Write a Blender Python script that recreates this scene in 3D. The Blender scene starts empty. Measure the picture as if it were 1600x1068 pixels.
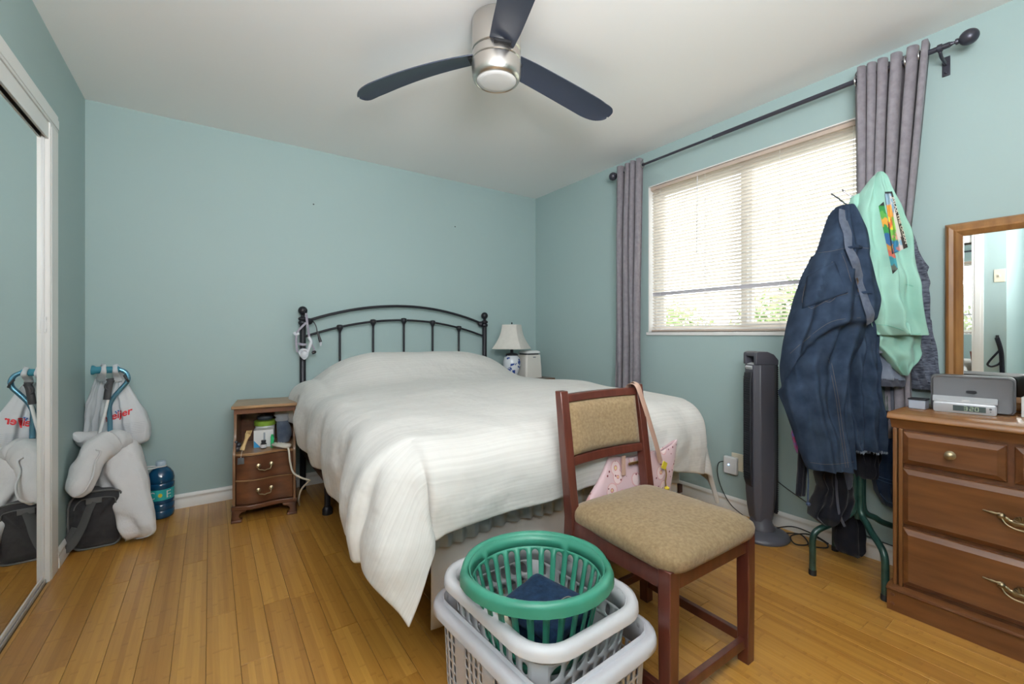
import bpy, bmesh, math, random
from mathutils import Vector, Matrix, noise
from mathutils.bvhtree import BVHTree
random.seed(7)
PI = math.pi
SC = bpy.context.scene
COL = SC.collection

# ------------------------------------------------------------------ camera, world, light, exposure
W, RL, CH = 3.26, -4.25, 2.44          # room width, y of the wall behind the camera, ceiling height
F, YAW, CY, CAM = 684.27, 0.60318, 522.03, Vector((0.592, -3.4578, 1.0928))
FW = Vector((math.sin(YAW), math.cos(YAW), 0)); RT = Vector((math.cos(YAW), -math.sin(YAW), 0))
cd = bpy.data.cameras.new('camera'); cam = bpy.data.objects.new('camera', cd); COL.objects.link(cam)
cd.sensor_width = 36; cd.lens = F * 36 / 1600; cd.shift_y = (CY - 534) / 1600; cd.clip_start = 0.02
cam.location = CAM; cam.rotation_euler = (PI / 2, 0, -YAW)
SC.camera = cam
SC.view_settings.view_transform = 'Standard'; SC.view_settings.look = 'None'
SC.view_settings.gamma = 1; SC.view_settings.use_curve_mapping = False
SC.view_settings.exposure = 0.18
SC.cycles.use_denoising = True
SC.cycles.max_bounces = 10; SC.cycles.diffuse_bounces = 5; SC.cycles.glossy_bounces = 5
SC.cycles.transparent_max_bounces = 16; SC.cycles.transmission_bounces = 6
SC.cycles.sample_clamp_indirect = 6; SC.cycles.caustics_reflective = False; SC.cycles.caustics_refractive = False
wd = bpy.data.worlds.new('world'); SC.world = wd; wd.use_nodes = True
wd.node_tree.nodes['Background'].inputs[0].default_value = (0.90, 0.96, 1.0, 1)
wd.node_tree.nodes['Background'].inputs[1].default_value = 4.8

def area(name, loc, aim, sx, sy, power, color=(1, 1, 1), portal=False):
    l = bpy.data.lights.new(name, 'AREA'); l.shape = 'RECTANGLE'; l.size = sx; l.size_y = sy
    l.energy = power; l.color = color
    if portal: l.cycles.is_portal = True
    o = bpy.data.objects.new(name, l); COL.objects.link(o); o.location = loc
    o.rotation_euler = (Vector(aim) - Vector(loc)).to_track_quat('-Z', 'Y').to_euler()
    return o
area('window_portal', (W + .17, -2.03, 1.645), (0, -2.03, 1.645), 1.34, 1.07, 1, portal=True)
area('bounced_flash', (0.75, -3.85, 1.75), (0.95, -3.3, 2.44), .9, .7, 80, (.97, .985, 1))
area('hall_fill', (-.3, -3.75, 2.25), (1.2, -1.5, .8), 1.0, .8, 26, (.97, .985, 1))  # added fill from the hall side, not a lamp of the house
sl_ = bpy.data.lights.new('sun', 'SUN'); sl_.energy = 4; sl_.angle = .02; sl_.color = (1, .95, .88)
so_ = bpy.data.objects.new('sun', sl_); COL.objects.link(so_); so_.rotation_euler = Vector((.62, .15, -.75)).to_track_quat('-Z', 'Y').to_euler()

# ------------------------------------------------------------------ helpers
def rayd(px, py): return FW + RT * ((px - 800) / F) + Vector((0, 0, (CY - py) / F))
def P(px, py, t): return CAM + rayd(px, py) * t

def set_in(n, k, v):
    if k in n.inputs: n.inputs[k].default_value = v
def mat(name, col, rough=.6, metal=0, spec=.5, sheen=0, trans=0, alpha=1, emit=None, es=1, coat=0):
    m = bpy.data.materials.new(name); m.use_nodes = True
    b = m.node_tree.nodes['Principled BSDF']
    set_in(b, 'Base Color', (*col, 1)); set_in(b, 'Roughness', rough); set_in(b, 'Metallic', metal)
    set_in(b, 'Specular IOR Level', spec); set_in(b, 'Sheen Weight', sheen); set_in(b, 'Transmission Weight', trans)
    set_in(b, 'Alpha', alpha); set_in(b, 'Coat Weight', coat)
    if emit: set_in(b, 'Emission Color', (*emit, 1)); set_in(b, 'Emission Strength', es)
    return m
def nd(m, t, **kw):
    n = m.node_tree.nodes.new(t)
    for k, v in kw.items():
        if k in n.inputs: n.inputs[k].default_value = v
        else: setattr(n, k, v)
    return n
def lk(m, a, b): m.node_tree.links.new(a, b)
def coords(m, kind='Object', scale=(1, 1, 1), rot=(0, 0, 0)):
    tc = nd(m, 'ShaderNodeTexCoord'); mp = nd(m, 'ShaderNodeMapping')
    mp.inputs['Scale'].default_value = scale; mp.inputs['Rotation'].default_value = rot
    lk(m, tc.outputs[kind], mp.inputs['Vector']); return mp.outputs['Vector']
def bsdf(m): return m.node_tree.nodes['Principled BSDF']
def add_bump(m, h, strength=.3, dist=.002):
    b = nd(m, 'ShaderNodeBump'); b.inputs['Strength'].default_value = strength; b.inputs['Distance'].default_value = dist
    lk(m, h, b.inputs['Height'])
    prev = bsdf(m).inputs['Normal']
    if prev.links: lk(m, prev.links[0].from_socket, b.inputs['Normal'])
    lk(m, b.outputs[0], bsdf(m).inputs['Normal'])
def noisy(m, c1, c2, scale=5, detail=3, kind='Object', sc=(1, 1, 1), lo=.35, hi=.65, rot=(0, 0, 0)):
    v = coords(m, kind, sc, rot); n = nd(m, 'ShaderNodeTexNoise', Scale=scale, Detail=detail); lk(m, v, n.inputs['Vector'])
    r = nd(m, 'ShaderNodeValToRGB'); r.color_ramp.elements[0].position = lo; r.color_ramp.elements[1].position = hi
    r.color_ramp.elements[0].color = (*c1, 1); r.color_ramp.elements[1].color = (*c2, 1)
    lk(m, n.outputs['Fac'], r.inputs[0]); lk(m, r.outputs[0], bsdf(m).inputs['Base Color'])
    return n, r
def bump_noise(m, scale, strength=.2, dist=.002, kind='Object', sc=(1, 1, 1), detail=2):
    v = coords(m, kind, sc); n = nd(m, 'ShaderNodeTexNoise', Scale=scale, Detail=detail); lk(m, v, n.inputs['Vector'])
    add_bump(m, n.outputs['Fac'], strength, dist)
def bump_weave(m, scale, strength=.3, dist=.001, kind='Object'):
    v = coords(m, kind)
    for d in ('X', 'Z', 'Y'):
        w = nd(m, 'ShaderNodeTexWave', Scale=scale, Distortion=2.0, Detail=1); w.bands_direction = d
        lk(m, v, w.inputs['Vector']); add_bump(m, w.outputs['Fac'], strength, dist)
def wood(name, c1, c2, axis='Y', rough=.35, scale=6, stretch=12, coat=.3):
    m = mat(name, c1, rough, coat=coat); sc = [stretch] * 3; sc['XYZ'.index(axis)] = 1
    n, r = noisy(m, c1, c2, scale, 6, sc=tuple(sc), lo=.3, hi=.7)
    add_bump(m, n.outputs['Fac'], .08, .001)
    return m
def cloth(name, c1, c2, scale=9, weave=0, rough=.9, sheen=.2, transl=0):
    m = mat(name, c1, rough, spec=.2, sheen=sheen); noisy(m, c1, c2, scale, 5, lo=.3, hi=.7)
    if weave: bump_weave(m, weave, .15, .0008)
    bump_noise(m, 12, .35, .01)
    if transl:
        t = nd(m, 'ShaderNodeBsdfTranslucent'); t.inputs[0].default_value = (*c2, 1)
        mx = nd(m, 'ShaderNodeMixShader'); mx.inputs[0].default_value = transl
        out = m.node_tree.nodes['Material Output']
        lk(m, bsdf(m).outputs[0], mx.inputs[1]); lk(m, t.outputs[0], mx.inputs[2]); lk(m, mx.outputs[0], out.inputs[0])
    return m

class MB:
    def __init__(s): s.v = []; s.f = []; s.uv = {}
    def add(s, vs, fs):
        o = len(s.v); s.v += [Vector(v) for v in vs]; s.f += [tuple(i + o for i in f) for f in fs]; return s
    def box(s, a, b, M=None):
        vs = [Vector((x, y, z)) for x in (a[0], b[0]) for y in (a[1], b[1]) for z in (a[2], b[2])]
        if M: vs = [M @ v for v in vs]
        return s.add(vs, [(0, 1, 3, 2), (4, 6, 7, 5), (0, 4, 5, 1), (2, 3, 7, 6), (0, 2, 6, 4), (1, 5, 7, 3)])
    def prism(s, poly, fn0, fn1):
        """poly = list of 2D points; fn0/fn1 map a point to the two end faces."""
        n = len(poly); vs = [fn0(p) for p in poly] + [fn1(p) for p in poly]
        fs = [tuple(range(n))[::-1], tuple(range(n, 2 * n))] + [(i, (i + 1) % n, n + (i + 1) % n, n + i) for i in range(n)]
        return s.add(vs, fs)
    def loft(s, rings, cap=True, closed=True):
        n = len(rings[0]); vs = [p for r in rings for p in r]; fs = []
        for i in range(len(rings) - 1):
            for j in range(n if closed else n - 1):
                k = (j + 1) % n; fs.append((i * n + j, i * n + k, (i + 1) * n + k, (i + 1) * n + j))
        if cap and closed: fs += [tuple(range(n))[::-1], tuple(range((len(rings) - 1) * n, len(rings) * n))]
        return s.add(vs, fs)
    def lathe(s, prof, c=(0, 0, 0), n=24, M=None):
        rings = []
        for r, z in prof:
            ring = [Vector((r * math.cos(2 * PI * k / n), r * math.sin(2 * PI * k / n), z)) for k in range(n)]
            rings.append([(M @ p if M else p) + Vector(c) for p in ring])
        return s.loft(rings)
    def tube(s, pts, r, n=10, flat=None, caps=True):
        pts = [Vector(p) for p in pts]; rings = []; up = None
        for i, p in enumerate(pts):
            d = (pts[min(i + 1, len(pts) - 1)] - pts[max(i - 1, 0)]).normalized()
            if up is None: up = d.orthogonal().normalized() if flat is None else Vector(flat)
            a = (up - d * up.dot(d)).normalized(); b = d.cross(a); up = a if flat is None else Vector(flat)
            rr = r[i] if isinstance(r, (list, tuple)) and not isinstance(r, tuple) else r
            ra, rb = rr if isinstance(rr, tuple) else (rr, rr)
            rings.append([p + a * ra * math.cos(2 * PI * k / n) + b * rb * math.sin(2 * PI * k / n) for k in range(n)])
        return s.loft(rings, caps)
def spline(pts, n=6, closed=False):
    pts = [Vector(p) for p in pts]; out = []; N = len(pts)
    rng = range(N if closed else N - 1)
    for i in rng:
        g = (lambda k: pts[k % N]) if closed else (lambda k: pts[max(0, min(N - 1, k))])
        a, b, c, d = g(i - 1), g(i), g(i + 1), g(i + 2)
        for k in range(n):
            t = k / n
            out.append(.5 * ((2 * b) + (c - a) * t + (2 * a - 5 * b + 4 * c - d) * t * t + (3 * b - a - 3 * c + d) * t ** 3))
    if not closed: out.append(pts[-1])
    return out

ORG = {}
def tag(o, label=None, cat=None, group=None, kind=None):
    if label: o['label'] = label
    if cat: o['category'] = cat
    if group: o['group'] = group
    if kind: o['kind'] = kind
    return o
def thing(name, label, cat, loc=(0, 0, 0), group=None):
    o = bpy.data.objects.new(name, None); COL.objects.link(o); o.location = loc; o.empty_display_size = .05
    ORG[o.name] = Vector(loc); return tag(o, label, cat, group)
def meshof(name, mb, m, org, sharp=40, smooth=True):
    me = bpy.data.meshes.new(name); me.from_pydata([v - org for v in mb.v], [], mb.f)
    bm = bmesh.new(); bm.from_mesh(me); bmesh.ops.remove_doubles(bm, verts=bm.verts, dist=1e-6)
    bmesh.ops.recalc_face_normals(bm, faces=bm.faces); bm.to_mesh(me); bm.free()
    me.materials.append(m)
    if smooth:
        me.polygons.foreach_set('use_smooth', [True] * len(me.polygons)); me.set_sharp_from_angle(angle=math.radians(sharp))
    return me
def obj(name, mb, m, parent=None, bevel=0, sub=0, solid=0, sharp=40, org=None, label=None):
    if parent is not None: og = ORG[parent.name]
    elif org is not None: og = Vector(org)
    else:
        xs = [v for v in mb.v]; og = Vector((sum(v.x for v in xs) / len(xs), sum(v.y for v in xs) / len(xs), min(v.z for v in xs)))
    o = bpy.data.objects.new(name, meshof(name, mb, m, og, sharp)); COL.objects.link(o)
    if parent is not None: o.parent = parent
    else: o.location = og
    ORG[o.name] = og
    if solid:
        d = o.modifiers.new('solid', 'SOLIDIFY'); d.thickness = solid; d.offset = 0
    if bevel:
        d = o.modifiers.new('bevel', 'BEVEL'); d.width = bevel; d.segments = 2; d.limit_method = 'ANGLE'; d.angle_limit = math.radians(40)
    if sub:
        d = o.modifiers.new('sub', 'SUBSURF'); d.levels = sub; d.render_levels = sub
    if label: o['label'] = label
    return o
def struct(name, mb, m, parent=None, bevel=0):
    o = obj(name, mb, m, parent, bevel=bevel)
    if parent is None: o['kind'] = 'structure'
    return o
def bvh(mb): return BVHTree.FromPolygons(mb.v, [list(f) for f in mb.f])
def hit(tree, px, py, off=.0015, tmax=6):
    d = rayd(px, py).normalized(); h = tree.ray_cast(CAM, d, tmax)
    if h[0] is None: return None
    n = h[1] if h[1].dot(d) < 0 else -h[1]
    return h[0] + n * off
def seam(tree, pts, r=.0016, off=.001, n=5):
    """a line of stitching that lies on a surface"""
    pp = spline([(a, b, 0) for a, b in pts], n); out = MB(); run = []
    for q in pp:
        h = hit(tree, q.x, q.y, off)
        if h is not None and (not run or (h - run[-1]).length < .05): run.append(h)
        else:
            if len(run) > 1: out.tube(run, r, 5)
            run = [h] if h is not None else []
    if len(run) > 1: out.tube(run, r, 5)
    return out
def patch(tree, q, nu=10, nv=10, off=.002):
    """a sheet that follows a surface inside the four-sided outline q (tl, tr, br, bl)"""
    mb = MB(); idx = {}; last = None
    for j in range(nv + 1):
        for i in range(nu + 1):
            u, v = i / nu, j / nv
            x = (q[0][0] * (1 - u) + q[1][0] * u) * (1 - v) + (q[3][0] * (1 - u) + q[2][0] * u) * v
            y = (q[0][1] * (1 - u) + q[1][1] * u) * (1 - v) + (q[3][1] * (1 - u) + q[2][1] * u) * v
            h = hit(tree, x, y, off)
            if h is not None: idx[(i, j)] = len(mb.v); mb.v.append(h)
    for j in range(nv):
        for i in range(nu):
            k = [(i, j), (i + 1, j), (i + 1, j + 1), (i, j + 1)]
            if all(a in idx for a in k): mb.f.append(tuple(idx[a] for a in k))
    return mb
def text_mesh(s, bold=0):
    c = bpy.data.curves.new('t', 'FONT'); c.body = s; c.size = 1; c.align_x = 'LEFT'; c.resolution_u = 3; c.offset = bold
    o = bpy.data.objects.new('t', c); COL.objects.link(o)
    bpy.context.view_layer.update()
    me = bpy.data.meshes.new_from_object(o); vs = [v.co.copy() for v in me.vertices]; fs = [tuple(p.vertices) for p in me.polygons]
    bpy.data.objects.remove(o); bpy.data.curves.remove(c); bpy.data.meshes.remove(me)
    x0 = min(v.x for v in vs); x1 = max(v.x for v in vs); y1 = max(v.y for v in vs); y0 = min(v.y for v in vs)
    return [Vector(((v.x - x0) / (x1 - x0), (v.y - y0) / (y1 - y0), 0)) for v in vs], fs
def text_on(s, fn, bold=0):
    """fn maps (u, v) of the text box, v upward, to a point"""
    vs, fs = text_mesh(s, bold); return MB().add([fn(v.x, v.y) for v in vs], fs)
def lerp(a, b, t): return a + (b - a) * t
def interp(tab, x):
    if x <= tab[0][0]: return tab[0][1]
    for (a, b), (c, d) in zip(tab, tab[1:]):
        if x <= c: return lerp(b, d, (x - a) / (c - a))
    return tab[-1][1]
def fbm(x, y, z=0): return noise.noise(Vector((x, y, z)))

# ------------------------------------------------------------------ materials of the room
teal = mat('teal_paint', (.365, .475, .47), .55, spec=.3); bump_noise(teal, 180, .12, .0006)
ceilm = mat('ceiling_paint', (.88, .87, .86), .8, spec=.2); bump_noise(ceilm, 60, .08, .001)
trimw = mat('white_trim_paint', (.80, .79, .77), .4)
vinyl = mat('white_vinyl', (.82, .82, .82), .35)
mirror = mat('mirror_silver', (.93, .95, .94), .0, metal=1)

# bamboo floor boards
bam = mat('bamboo', (.6, .35, .1), .3, spec=.5, coat=.25)
set_in(bsdf(bam), 'Coat Roughness', .25)
tc = nd(bam, 'ShaderNodeTexCoord'); oi = nd(bam, 'ShaderNodeObjectInfo')
sepx = nd(bam, 'ShaderNodeSeparateXYZ'); lk(bam, tc.outputs['Object'], sepx.inputs[0])
off = nd(bam, 'ShaderNodeVectorMath', operation='MULTIPLY'); cmb = nd(bam, 'ShaderNodeCombineXYZ')
for k in range(3): lk(bam, oi.outputs['Random'], cmb.inputs[k])
off.inputs[1].default_value = (13.7, 31.1, 7.3); lk(bam, cmb.outputs[0], off.inputs[0])
addv = nd(bam, 'ShaderNodeVectorMath', operation='ADD'); lk(bam, tc.outputs['Object'], addv.inputs[0]); lk(bam, off.outputs[0], addv.inputs[1])
mpa = nd(bam, 'ShaderNodeMapping'); mpa.inputs['Scale'].default_value = (60, 2.2, 1); lk(bam, addv.outputs[0], mpa.inputs['Vector'])
n1 = nd(bam, 'ShaderNodeTexNoise', Scale=2.0, Detail=5); lk(bam, mpa.outputs[0], n1.inputs['Vector'])
# strips of the laminated bamboo, about 19 mm each
mul = nd(bam, 'ShaderNodeMath', operation='MULTIPLY'); mul.inputs[1].default_value = 53; lk(bam, sepx.outputs['X'], mul.inputs[0])
flo = nd(bam, 'ShaderNodeMath', operation='FLOOR'); lk(bam, mul.outputs[0], flo.inputs[0])
ad2 = nd(bam, 'ShaderNodeMath', operation='MULTIPLY_ADD'); lk(bam, oi.outputs['Random'], ad2.inputs[0]); ad2.inputs[1].default_value = 91; lk(bam, flo.outputs[0], ad2.inputs[2])
wn = nd(bam, 'ShaderNodeTexWhiteNoise', noise_dimensions='1D'); lk(bam, ad2.outputs[0], wn.inputs['W'])
# knuckles: short dark bars across the strips
cmb2 = nd(bam, 'ShaderNodeCombineXYZ'); lk(bam, ad2.outputs[0], cmb2.inputs[0])
ysc = nd(bam, 'ShaderNodeMath', operation='MULTIPLY'); ysc.inputs[1].default_value = 4.2; lk(bam, sepx.outputs['Y'], ysc.inputs[0])
yad = nd(bam, 'ShaderNodeMath', operation='MULTIPLY_ADD'); lk(bam, wn.outputs['Value'], yad.inputs[0]); yad.inputs[1].default_value = 17; lk(bam, ysc.outputs[0], yad.inputs[2])
fr = nd(bam, 'ShaderNodeMath', operation='FRACT'); lk(bam, yad.outputs[0], fr.inputs[0])
kr = nd(bam, 'ShaderNodeValToRGB'); kr.color_ramp.elements[0].position = 0; kr.color_ramp.elements[0].color = (1, 1, 1, 1)
kr.color_ramp.elements[1].position = .06; kr.color_ramp.elements[1].color = (0, 0, 0, 1); lk(bam, fr.outputs[0], kr.inputs[0])
ramp = nd(bam, 'ShaderNodeValToRGB'); e = ramp.color_ramp.elements
e[0].position = .2; e[0].color = (.36, .155, .026, 1); e[1].position = .8; e[1].color = (.60, .31, .065, 1)
sm = nd(bam, 'ShaderNodeMath', operation='MULTIPLY_ADD'); sm.inputs[1].default_value = .30; lk(bam, wn.outputs['Value'], sm.inputs[0])
sm2 = nd(bam, 'ShaderNodeMath', operation='MULTIPLY_ADD'); sm2.inputs[1].default_value = .30; lk(bam, oi.outputs['Random'], sm2.inputs[0])
sm3 = nd(bam, 'ShaderNodeMath', operation='MULTIPLY'); sm3.inputs[1].default_value = .42; lk(bam, n1.outputs['Fac'], sm3.inputs[0])
lk(bam, sm3.outputs[0], sm2.inputs[2]); lk(bam, sm2.outputs[0], sm.inputs[2]); lk(bam, sm.outputs[0], ramp.inputs[0])
mixk = nd(bam, 'ShaderNodeMix', data_type='RGBA', blend_type='MULTIPLY')
kf = nd(bam, 'ShaderNodeMath', operation='MULTIPLY'); lk(bam, kr.outputs[0], kf.inputs[0]); lk(bam, n1.outputs['Fac'], kf.inputs[1])
kf2 = nd(bam, 'ShaderNodeMath', operation='MULTIPLY'); lk(bam, kf.outputs[0], kf2.inputs[0]); kf2.inputs[1].default_value = .7
lk(bam, kf2.outputs[0], mixk.inputs[0]); lk(bam, ramp.outputs[0], mixk.inputs[6]); mixk.inputs[7].default_value = (.55, .42, .3, 1)
lk(bam, mixk.outputs[2], bsdf(bam).inputs['Base Color'])

# ------------------------------------------------------------------ room shell
HX = -1.1                                            # the hall recess beside the camera
sub_m = mat('subfloor', (.12, .07, .03), .8)
fl = struct('floor', MB().box((HX, RL, -.12), (W, 0, -.004)), sub_m)
ORG[fl.name] = fl.location.copy()
pitch = .0945; meshes = {}
ncol = int((W - .0) / pitch) + 1; cnt = 0
for c in range(-2, ncol):
    x0 = .013 + c * pitch; x1 = min(x0 + pitch, W)
    if x0 < 0 and x1 > 0: x0 = 0.0
    if x1 <= 0 : y_top = -2.76
    else: y_top = 0
    yy = RL - random.random() * .9
    while yy < y_top:
        a, b = max(yy, RL), min(yy + .96, y_top); yy += .96
        if b - a < .03: continue
        key = (round(x1 - x0, 3), round(b - a, 2)); full = abs(b - a - .96) < 1e-6 and abs(x1 - x0 - pitch) < 1e-6
        if full and 'full' in meshes: me = meshes['full']
        else:
            g = .0006; mbp = MB(); w, l = x1 - x0, b - a
            lo = [Vector((g, g, -.004)), Vector((w - g, g, -.004)), Vector((w - g, l - g, -.004)), Vector((g, l - g, -.004))]
            mi = [Vector((v.x, v.y, -.0006)) for v in lo]
            hi = [Vector((g + .0007, g + .0007, 0)), Vector((w - g - .0007, g + .0007, 0)), Vector((w - g - .0007, l - g - .0007, 0)), Vector((g + .0007, l - g - .0007, 0))]
            mbp.loft([lo, mi, hi]); me = meshof('plank', mbp, bam, Vector(), 20)
            if full: meshes['full'] = me
        p = bpy.data.objects.new('plank', me); COL.objects.link(p); p.parent = fl
        p.location = Vector((x0, a, 0)) - fl.location; cnt += 1

T = .16
def wallbox(mb, a, b): return mb.box(a, b)
# wall behind the bed
wb = struct('wall_back', MB().box((-T, 0, -.1), (W + T, T, CH)), teal)
# window wall with its opening
WY0, WY1, WZ0, WZ1 = -2.70, -1.362, 1.108, 2.182
m_ = MB()
m_.box((W, WY1, -.1), (W + T, 0, CH)); m_.box((W, RL - T, -.1), (W + T, WY0, CH))
m_.box((W, WY0, -.1), (W + T, WY1, WZ0)); m_.box((W, WY0, WZ1), (W + T, WY1, CH))
struct('wall_right', m_, teal)
# closet wall: outer opening y -2.46 .. -0.70
CY0, CY1, CZ = -2.53, -.70, 2.03
m_ = MB(); m_.box((-T, CY1, -.1), (0, 0, CH)); m_.box((-T, -2.74, -.1), (0, CY0, CH)); m_.box((-T, CY0, CZ), (0, CY1, CH))
struct('wall_left', m_, teal)
m_ = MB(); m_.box((HX - T, RL - T, -.1), (W + T, RL, CH)); struct('wall_front', m_, teal)
m_ = MB(); m_.box((HX - T, RL, -.1), (HX, -2.74, CH)); m_.box((HX - T, -2.74, -.1), (-T, -2.58, CH)); struct('wall_hall', m_, teal)
struct('wall_closet', MB().box((-.75, -2.57, -.1), (-.70, -.3, CH)).box((-.70, -.35, -.1), (-T, -.3, CH)).box((-.70, -2.57, -.1), (-T, -2.531, CH)), trimw)
struct('ceiling', MB().box((HX - T, RL - T, CH), (W + T, T, CH + .12)), ceilm)

# baseboards with a stepped, moulded face
def base_profile(d=.012): return [(0, 0), (d, 0), (d, .045), (d - .003, .05), (d - .003, .062), (d, .066), (d, .072), (d - .006, .084), (.003, .088), (0, .088)]
def baseboard(name, a, b, nrm):
    a, b, nrm = Vector(a), Vector(b), Vector(nrm)
    mb = MB().prism(base_profile(), lambda p: a + nrm * p[0] + Vector((0, 0, p[1])), lambda p: b + nrm * p[0] + Vector((0, 0, p[1])))
    return struct(name, mb, trimw)
baseboard('baseboard_back', (0, 0, 0), (W, 0, 0), (0, -1, 0))
baseboard('baseboard_right', (W, 0, 0), (W, RL, 0), (-1, 0, 0))
baseboard('baseboard_left', (0, 0, 0), (0, -.573, 0), (1, 0, 0))
baseboard('baseboard_corner', (0, -2.605, 0), (0, -2.74, 0), (1, 0, 0))

# closet casing, head, jambs, floor track
def casing(name, a0, a1, z0, z1, vert):
    mb = MB()
    if vert: mb.box((0, a0, 0), (.008, a1, z1)).box((.008, a0 + .012 if a0 > -1.5 else a0 + .02, 0), (.011, a1 - .02 if a0 > -1.5 else a1 - .012, z1 - .012))
    else: mb.box((0, a0, z0), (.008, a1, z1)).box((.008, a0 + .0, z0 + .012), (.011, a1 - .0, z1 - .02))
    return struct(name, mb, trimw, bevel=.003)
casing('trim_1', CY1, -.575, 0, 2.03, True)
casing('trim_2', CY0 - .07, CY0, 0, 2.03, True)
casing('trim_3', CY0 - .07, -.575, 2.03, 2.105, False)
struct('trim_4', MB().box((-.13, CY1 - .002, 0), (.006, CY1 + .0, CZ)), trimw)
struct('trim_5', MB().box((-.13, CY0, 0), (.012, CY0 + .006, CZ)), trimw)
struct('trim_6', MB().box((-.125, CY0, CZ - .05), (-.0, CY1, CZ - .002)).box((-.006, CY0, CZ - .075), (.004, CY1, CZ - .002)), trimw, bevel=.002)
trackm = mat('grey_metal_track', (.62, .6, .58), .4, metal=.5)
struct('trim_7', MB().box((-.09, CY0, 0), (-.004, CY1, .006)).box((-.052, CY0, .006), (-.048, CY1, .014)).box((-.008, CY0, .006), (-.004, CY1, .014)), trackm)
# mirrored sliding doors
def slide_door(n, xf, y0, y1):
    d = thing('door_%d' % n, None, None, (xf, (y0 + y1) / 2, .012)); d['kind'] = 'structure'
    z0, z1 = .014, CZ - .055
    obj('mirror_pane', MB().box((xf - .006, y0 + .01, z0 + .012), (xf - .001, y1 - .01, z1)), mirror, d)
    obj('backing_panel', MB().box((xf - .02, y0 + .005, z0), (xf - .008, y1 - .005, z1)), trimw, d)
    fm = MB().box((xf - .02, y1 - .014, z0), (xf + .004, y1, z1))
    obj('frame_stile', fm, vinyl, d, bevel=.0015)
    obj('frame_stile', MB().box((xf - .02, y0, z0), (xf + .004, y0 + .014, z1)), vinyl, d, bevel=.0015)
    obj('frame_rail', MB().box((xf - .02, y0, z0), (xf + .002, y1, z0 + .02)), vinyl, d, bevel=.001)
    hp = MB().box((xf + .004, y1 - .012, 1.10), (xf + .010, y1 - .002, 1.17)).box((xf + .004, y1 - .0115, 1.115), (xf + .012, y1 - .0095, 1.155)).box((xf + .004, y1 - .0045, 1.115), (xf + .012, y1 - .0025, 1.155))
    obj('finger_pull', hp, vinyl, d, bevel=.001)
slide_door(1, -.012, -1.65, CY1 - .003)
slide_door(2, -.075, -2.525, -1.58)

# window: frame, meeting stile, panes, sill
win = thing('window_1', None, None, (W + .1, -2.03, WZ0)); win['kind'] = 'structure'
def rectframe(mb, x0, x1, y0, y1, z0, z1, w):
    return mb.box((x0, y0, z0), (x1, y1, z0 + w)).box((x0, y0, z1 - w), (x1, y1, z1)).box((x0, y0, z0 + w), (x1, y0 + w, z1 - w)).box((x0, y1 - w, z0 + w), (x1, y1, z1 - w))
obj('frame', rectframe(MB(), W + .07, W + .15, WY0 + .001, WY1 - .001, WZ0 + .001, WZ1 - .001, .018), vinyl, win, bevel=.002)
obj('sash', rectframe(MB(), W + .085, W + .115, WY0 + .018, -2.005, WZ0 + .018, WZ1 - .018, .034), vinyl, win, bevel=.002)
obj('sash', rectframe(MB(), W + .118, W + .145, -2.055, WY1 - .018, WZ0 + .018, WZ1 - .018, .030), vinyl, win, bevel=.002)
glass = bpy.data.materials.new('window_glass'); glass.use_nodes = True
gt = glass.node_tree; gt.nodes.clear(); go = gt.nodes.new('ShaderNodeOutputMaterial'); ga = gt.nodes.new('ShaderNodeBsdfTransparent'); gb = gt.nodes.new('ShaderNodeBsdfGlossy')
gb.inputs['Roughness'].default_value = 0; gf = gt.nodes.new('ShaderNodeFresnel'); gm = gt.nodes.new('ShaderNodeMixShader'); gf.inputs[0].default_value = 1.25
gt.links.new(gf.outputs[0], gm.inputs[0]); gt.links.new(ga.outputs[0], gm.inputs[1]); gt.links.new(gb.outputs[0], gm.inputs[2]); gt.links.new(gm.outputs[0], go.inputs[0])
obj('pane', MB().box((W + .098, WY0 + .05, WZ0 + .05), (W + .101, -2.038, WZ1 - .05)), glass, win)
obj('pane', MB().box((W + .130, -2.026, WZ0 + .045), (W + .133, WY1 - .045, WZ1 - .045)), glass, win)
obj('reveal', MB().box((W + .001, WY0, WZ0), (W + .15, WY0 + .006, WZ1)).box((W + .001, WY1 - .006, WZ0), (W + .15, WY1, WZ1)).box((W + .001, WY0, WZ1 - .006), (W + .15, WY1, WZ1)), trimw, win)
struct('trim_8', MB().box((W - .012, WY0 - .01, WZ0 - .022), (W + .15, WY1 + .01, WZ0)), trimw, bevel=.002)

# venetian blind
slatm = bpy.data.materials.new('blind_slat'); slatm.use_nodes = True
b_ = bsdf(slatm); set_in(b_, 'Base Color', (.90, .87, .83, 1)); set_in(b_, 'Roughness', .4)
tr = nd(slatm, 'ShaderNodeBsdfTranslucent'); tr.inputs[0].default_value = (.9, .86, .8, 1)
mx = nd(slatm, 'ShaderNodeMixShader'); mx.inputs[0].default_value = .72
lk(slatm, b_.outputs[0], mx.inputs[1]); lk(slatm, tr.outputs[0], mx.inputs[2]); lk(slatm, mx.outputs[0], slatm.node_tree.nodes['Material Output'].inputs[0])
railm = mat('beige_blind_rail', (.55, .44, .37), .5)
BX = W + .034
bl = thing('window_blind', 'cream venetian blind with its slats open across the window', 'blind', (BX, -2.03, WZ0))
obj('head_rail', MB().box((BX - .018, WY0 + .01, WZ1 - .030), (BX + .018, WY1 - .01, WZ1 - .007)), railm, bl, bevel=.002)
obj('bottom_rail', MB().box((BX - .013, WY0 + .012, WZ0 + .004), (BX + .013, WY1 - .012, WZ0 + .018)), railm, bl, bevel=.003)
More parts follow.
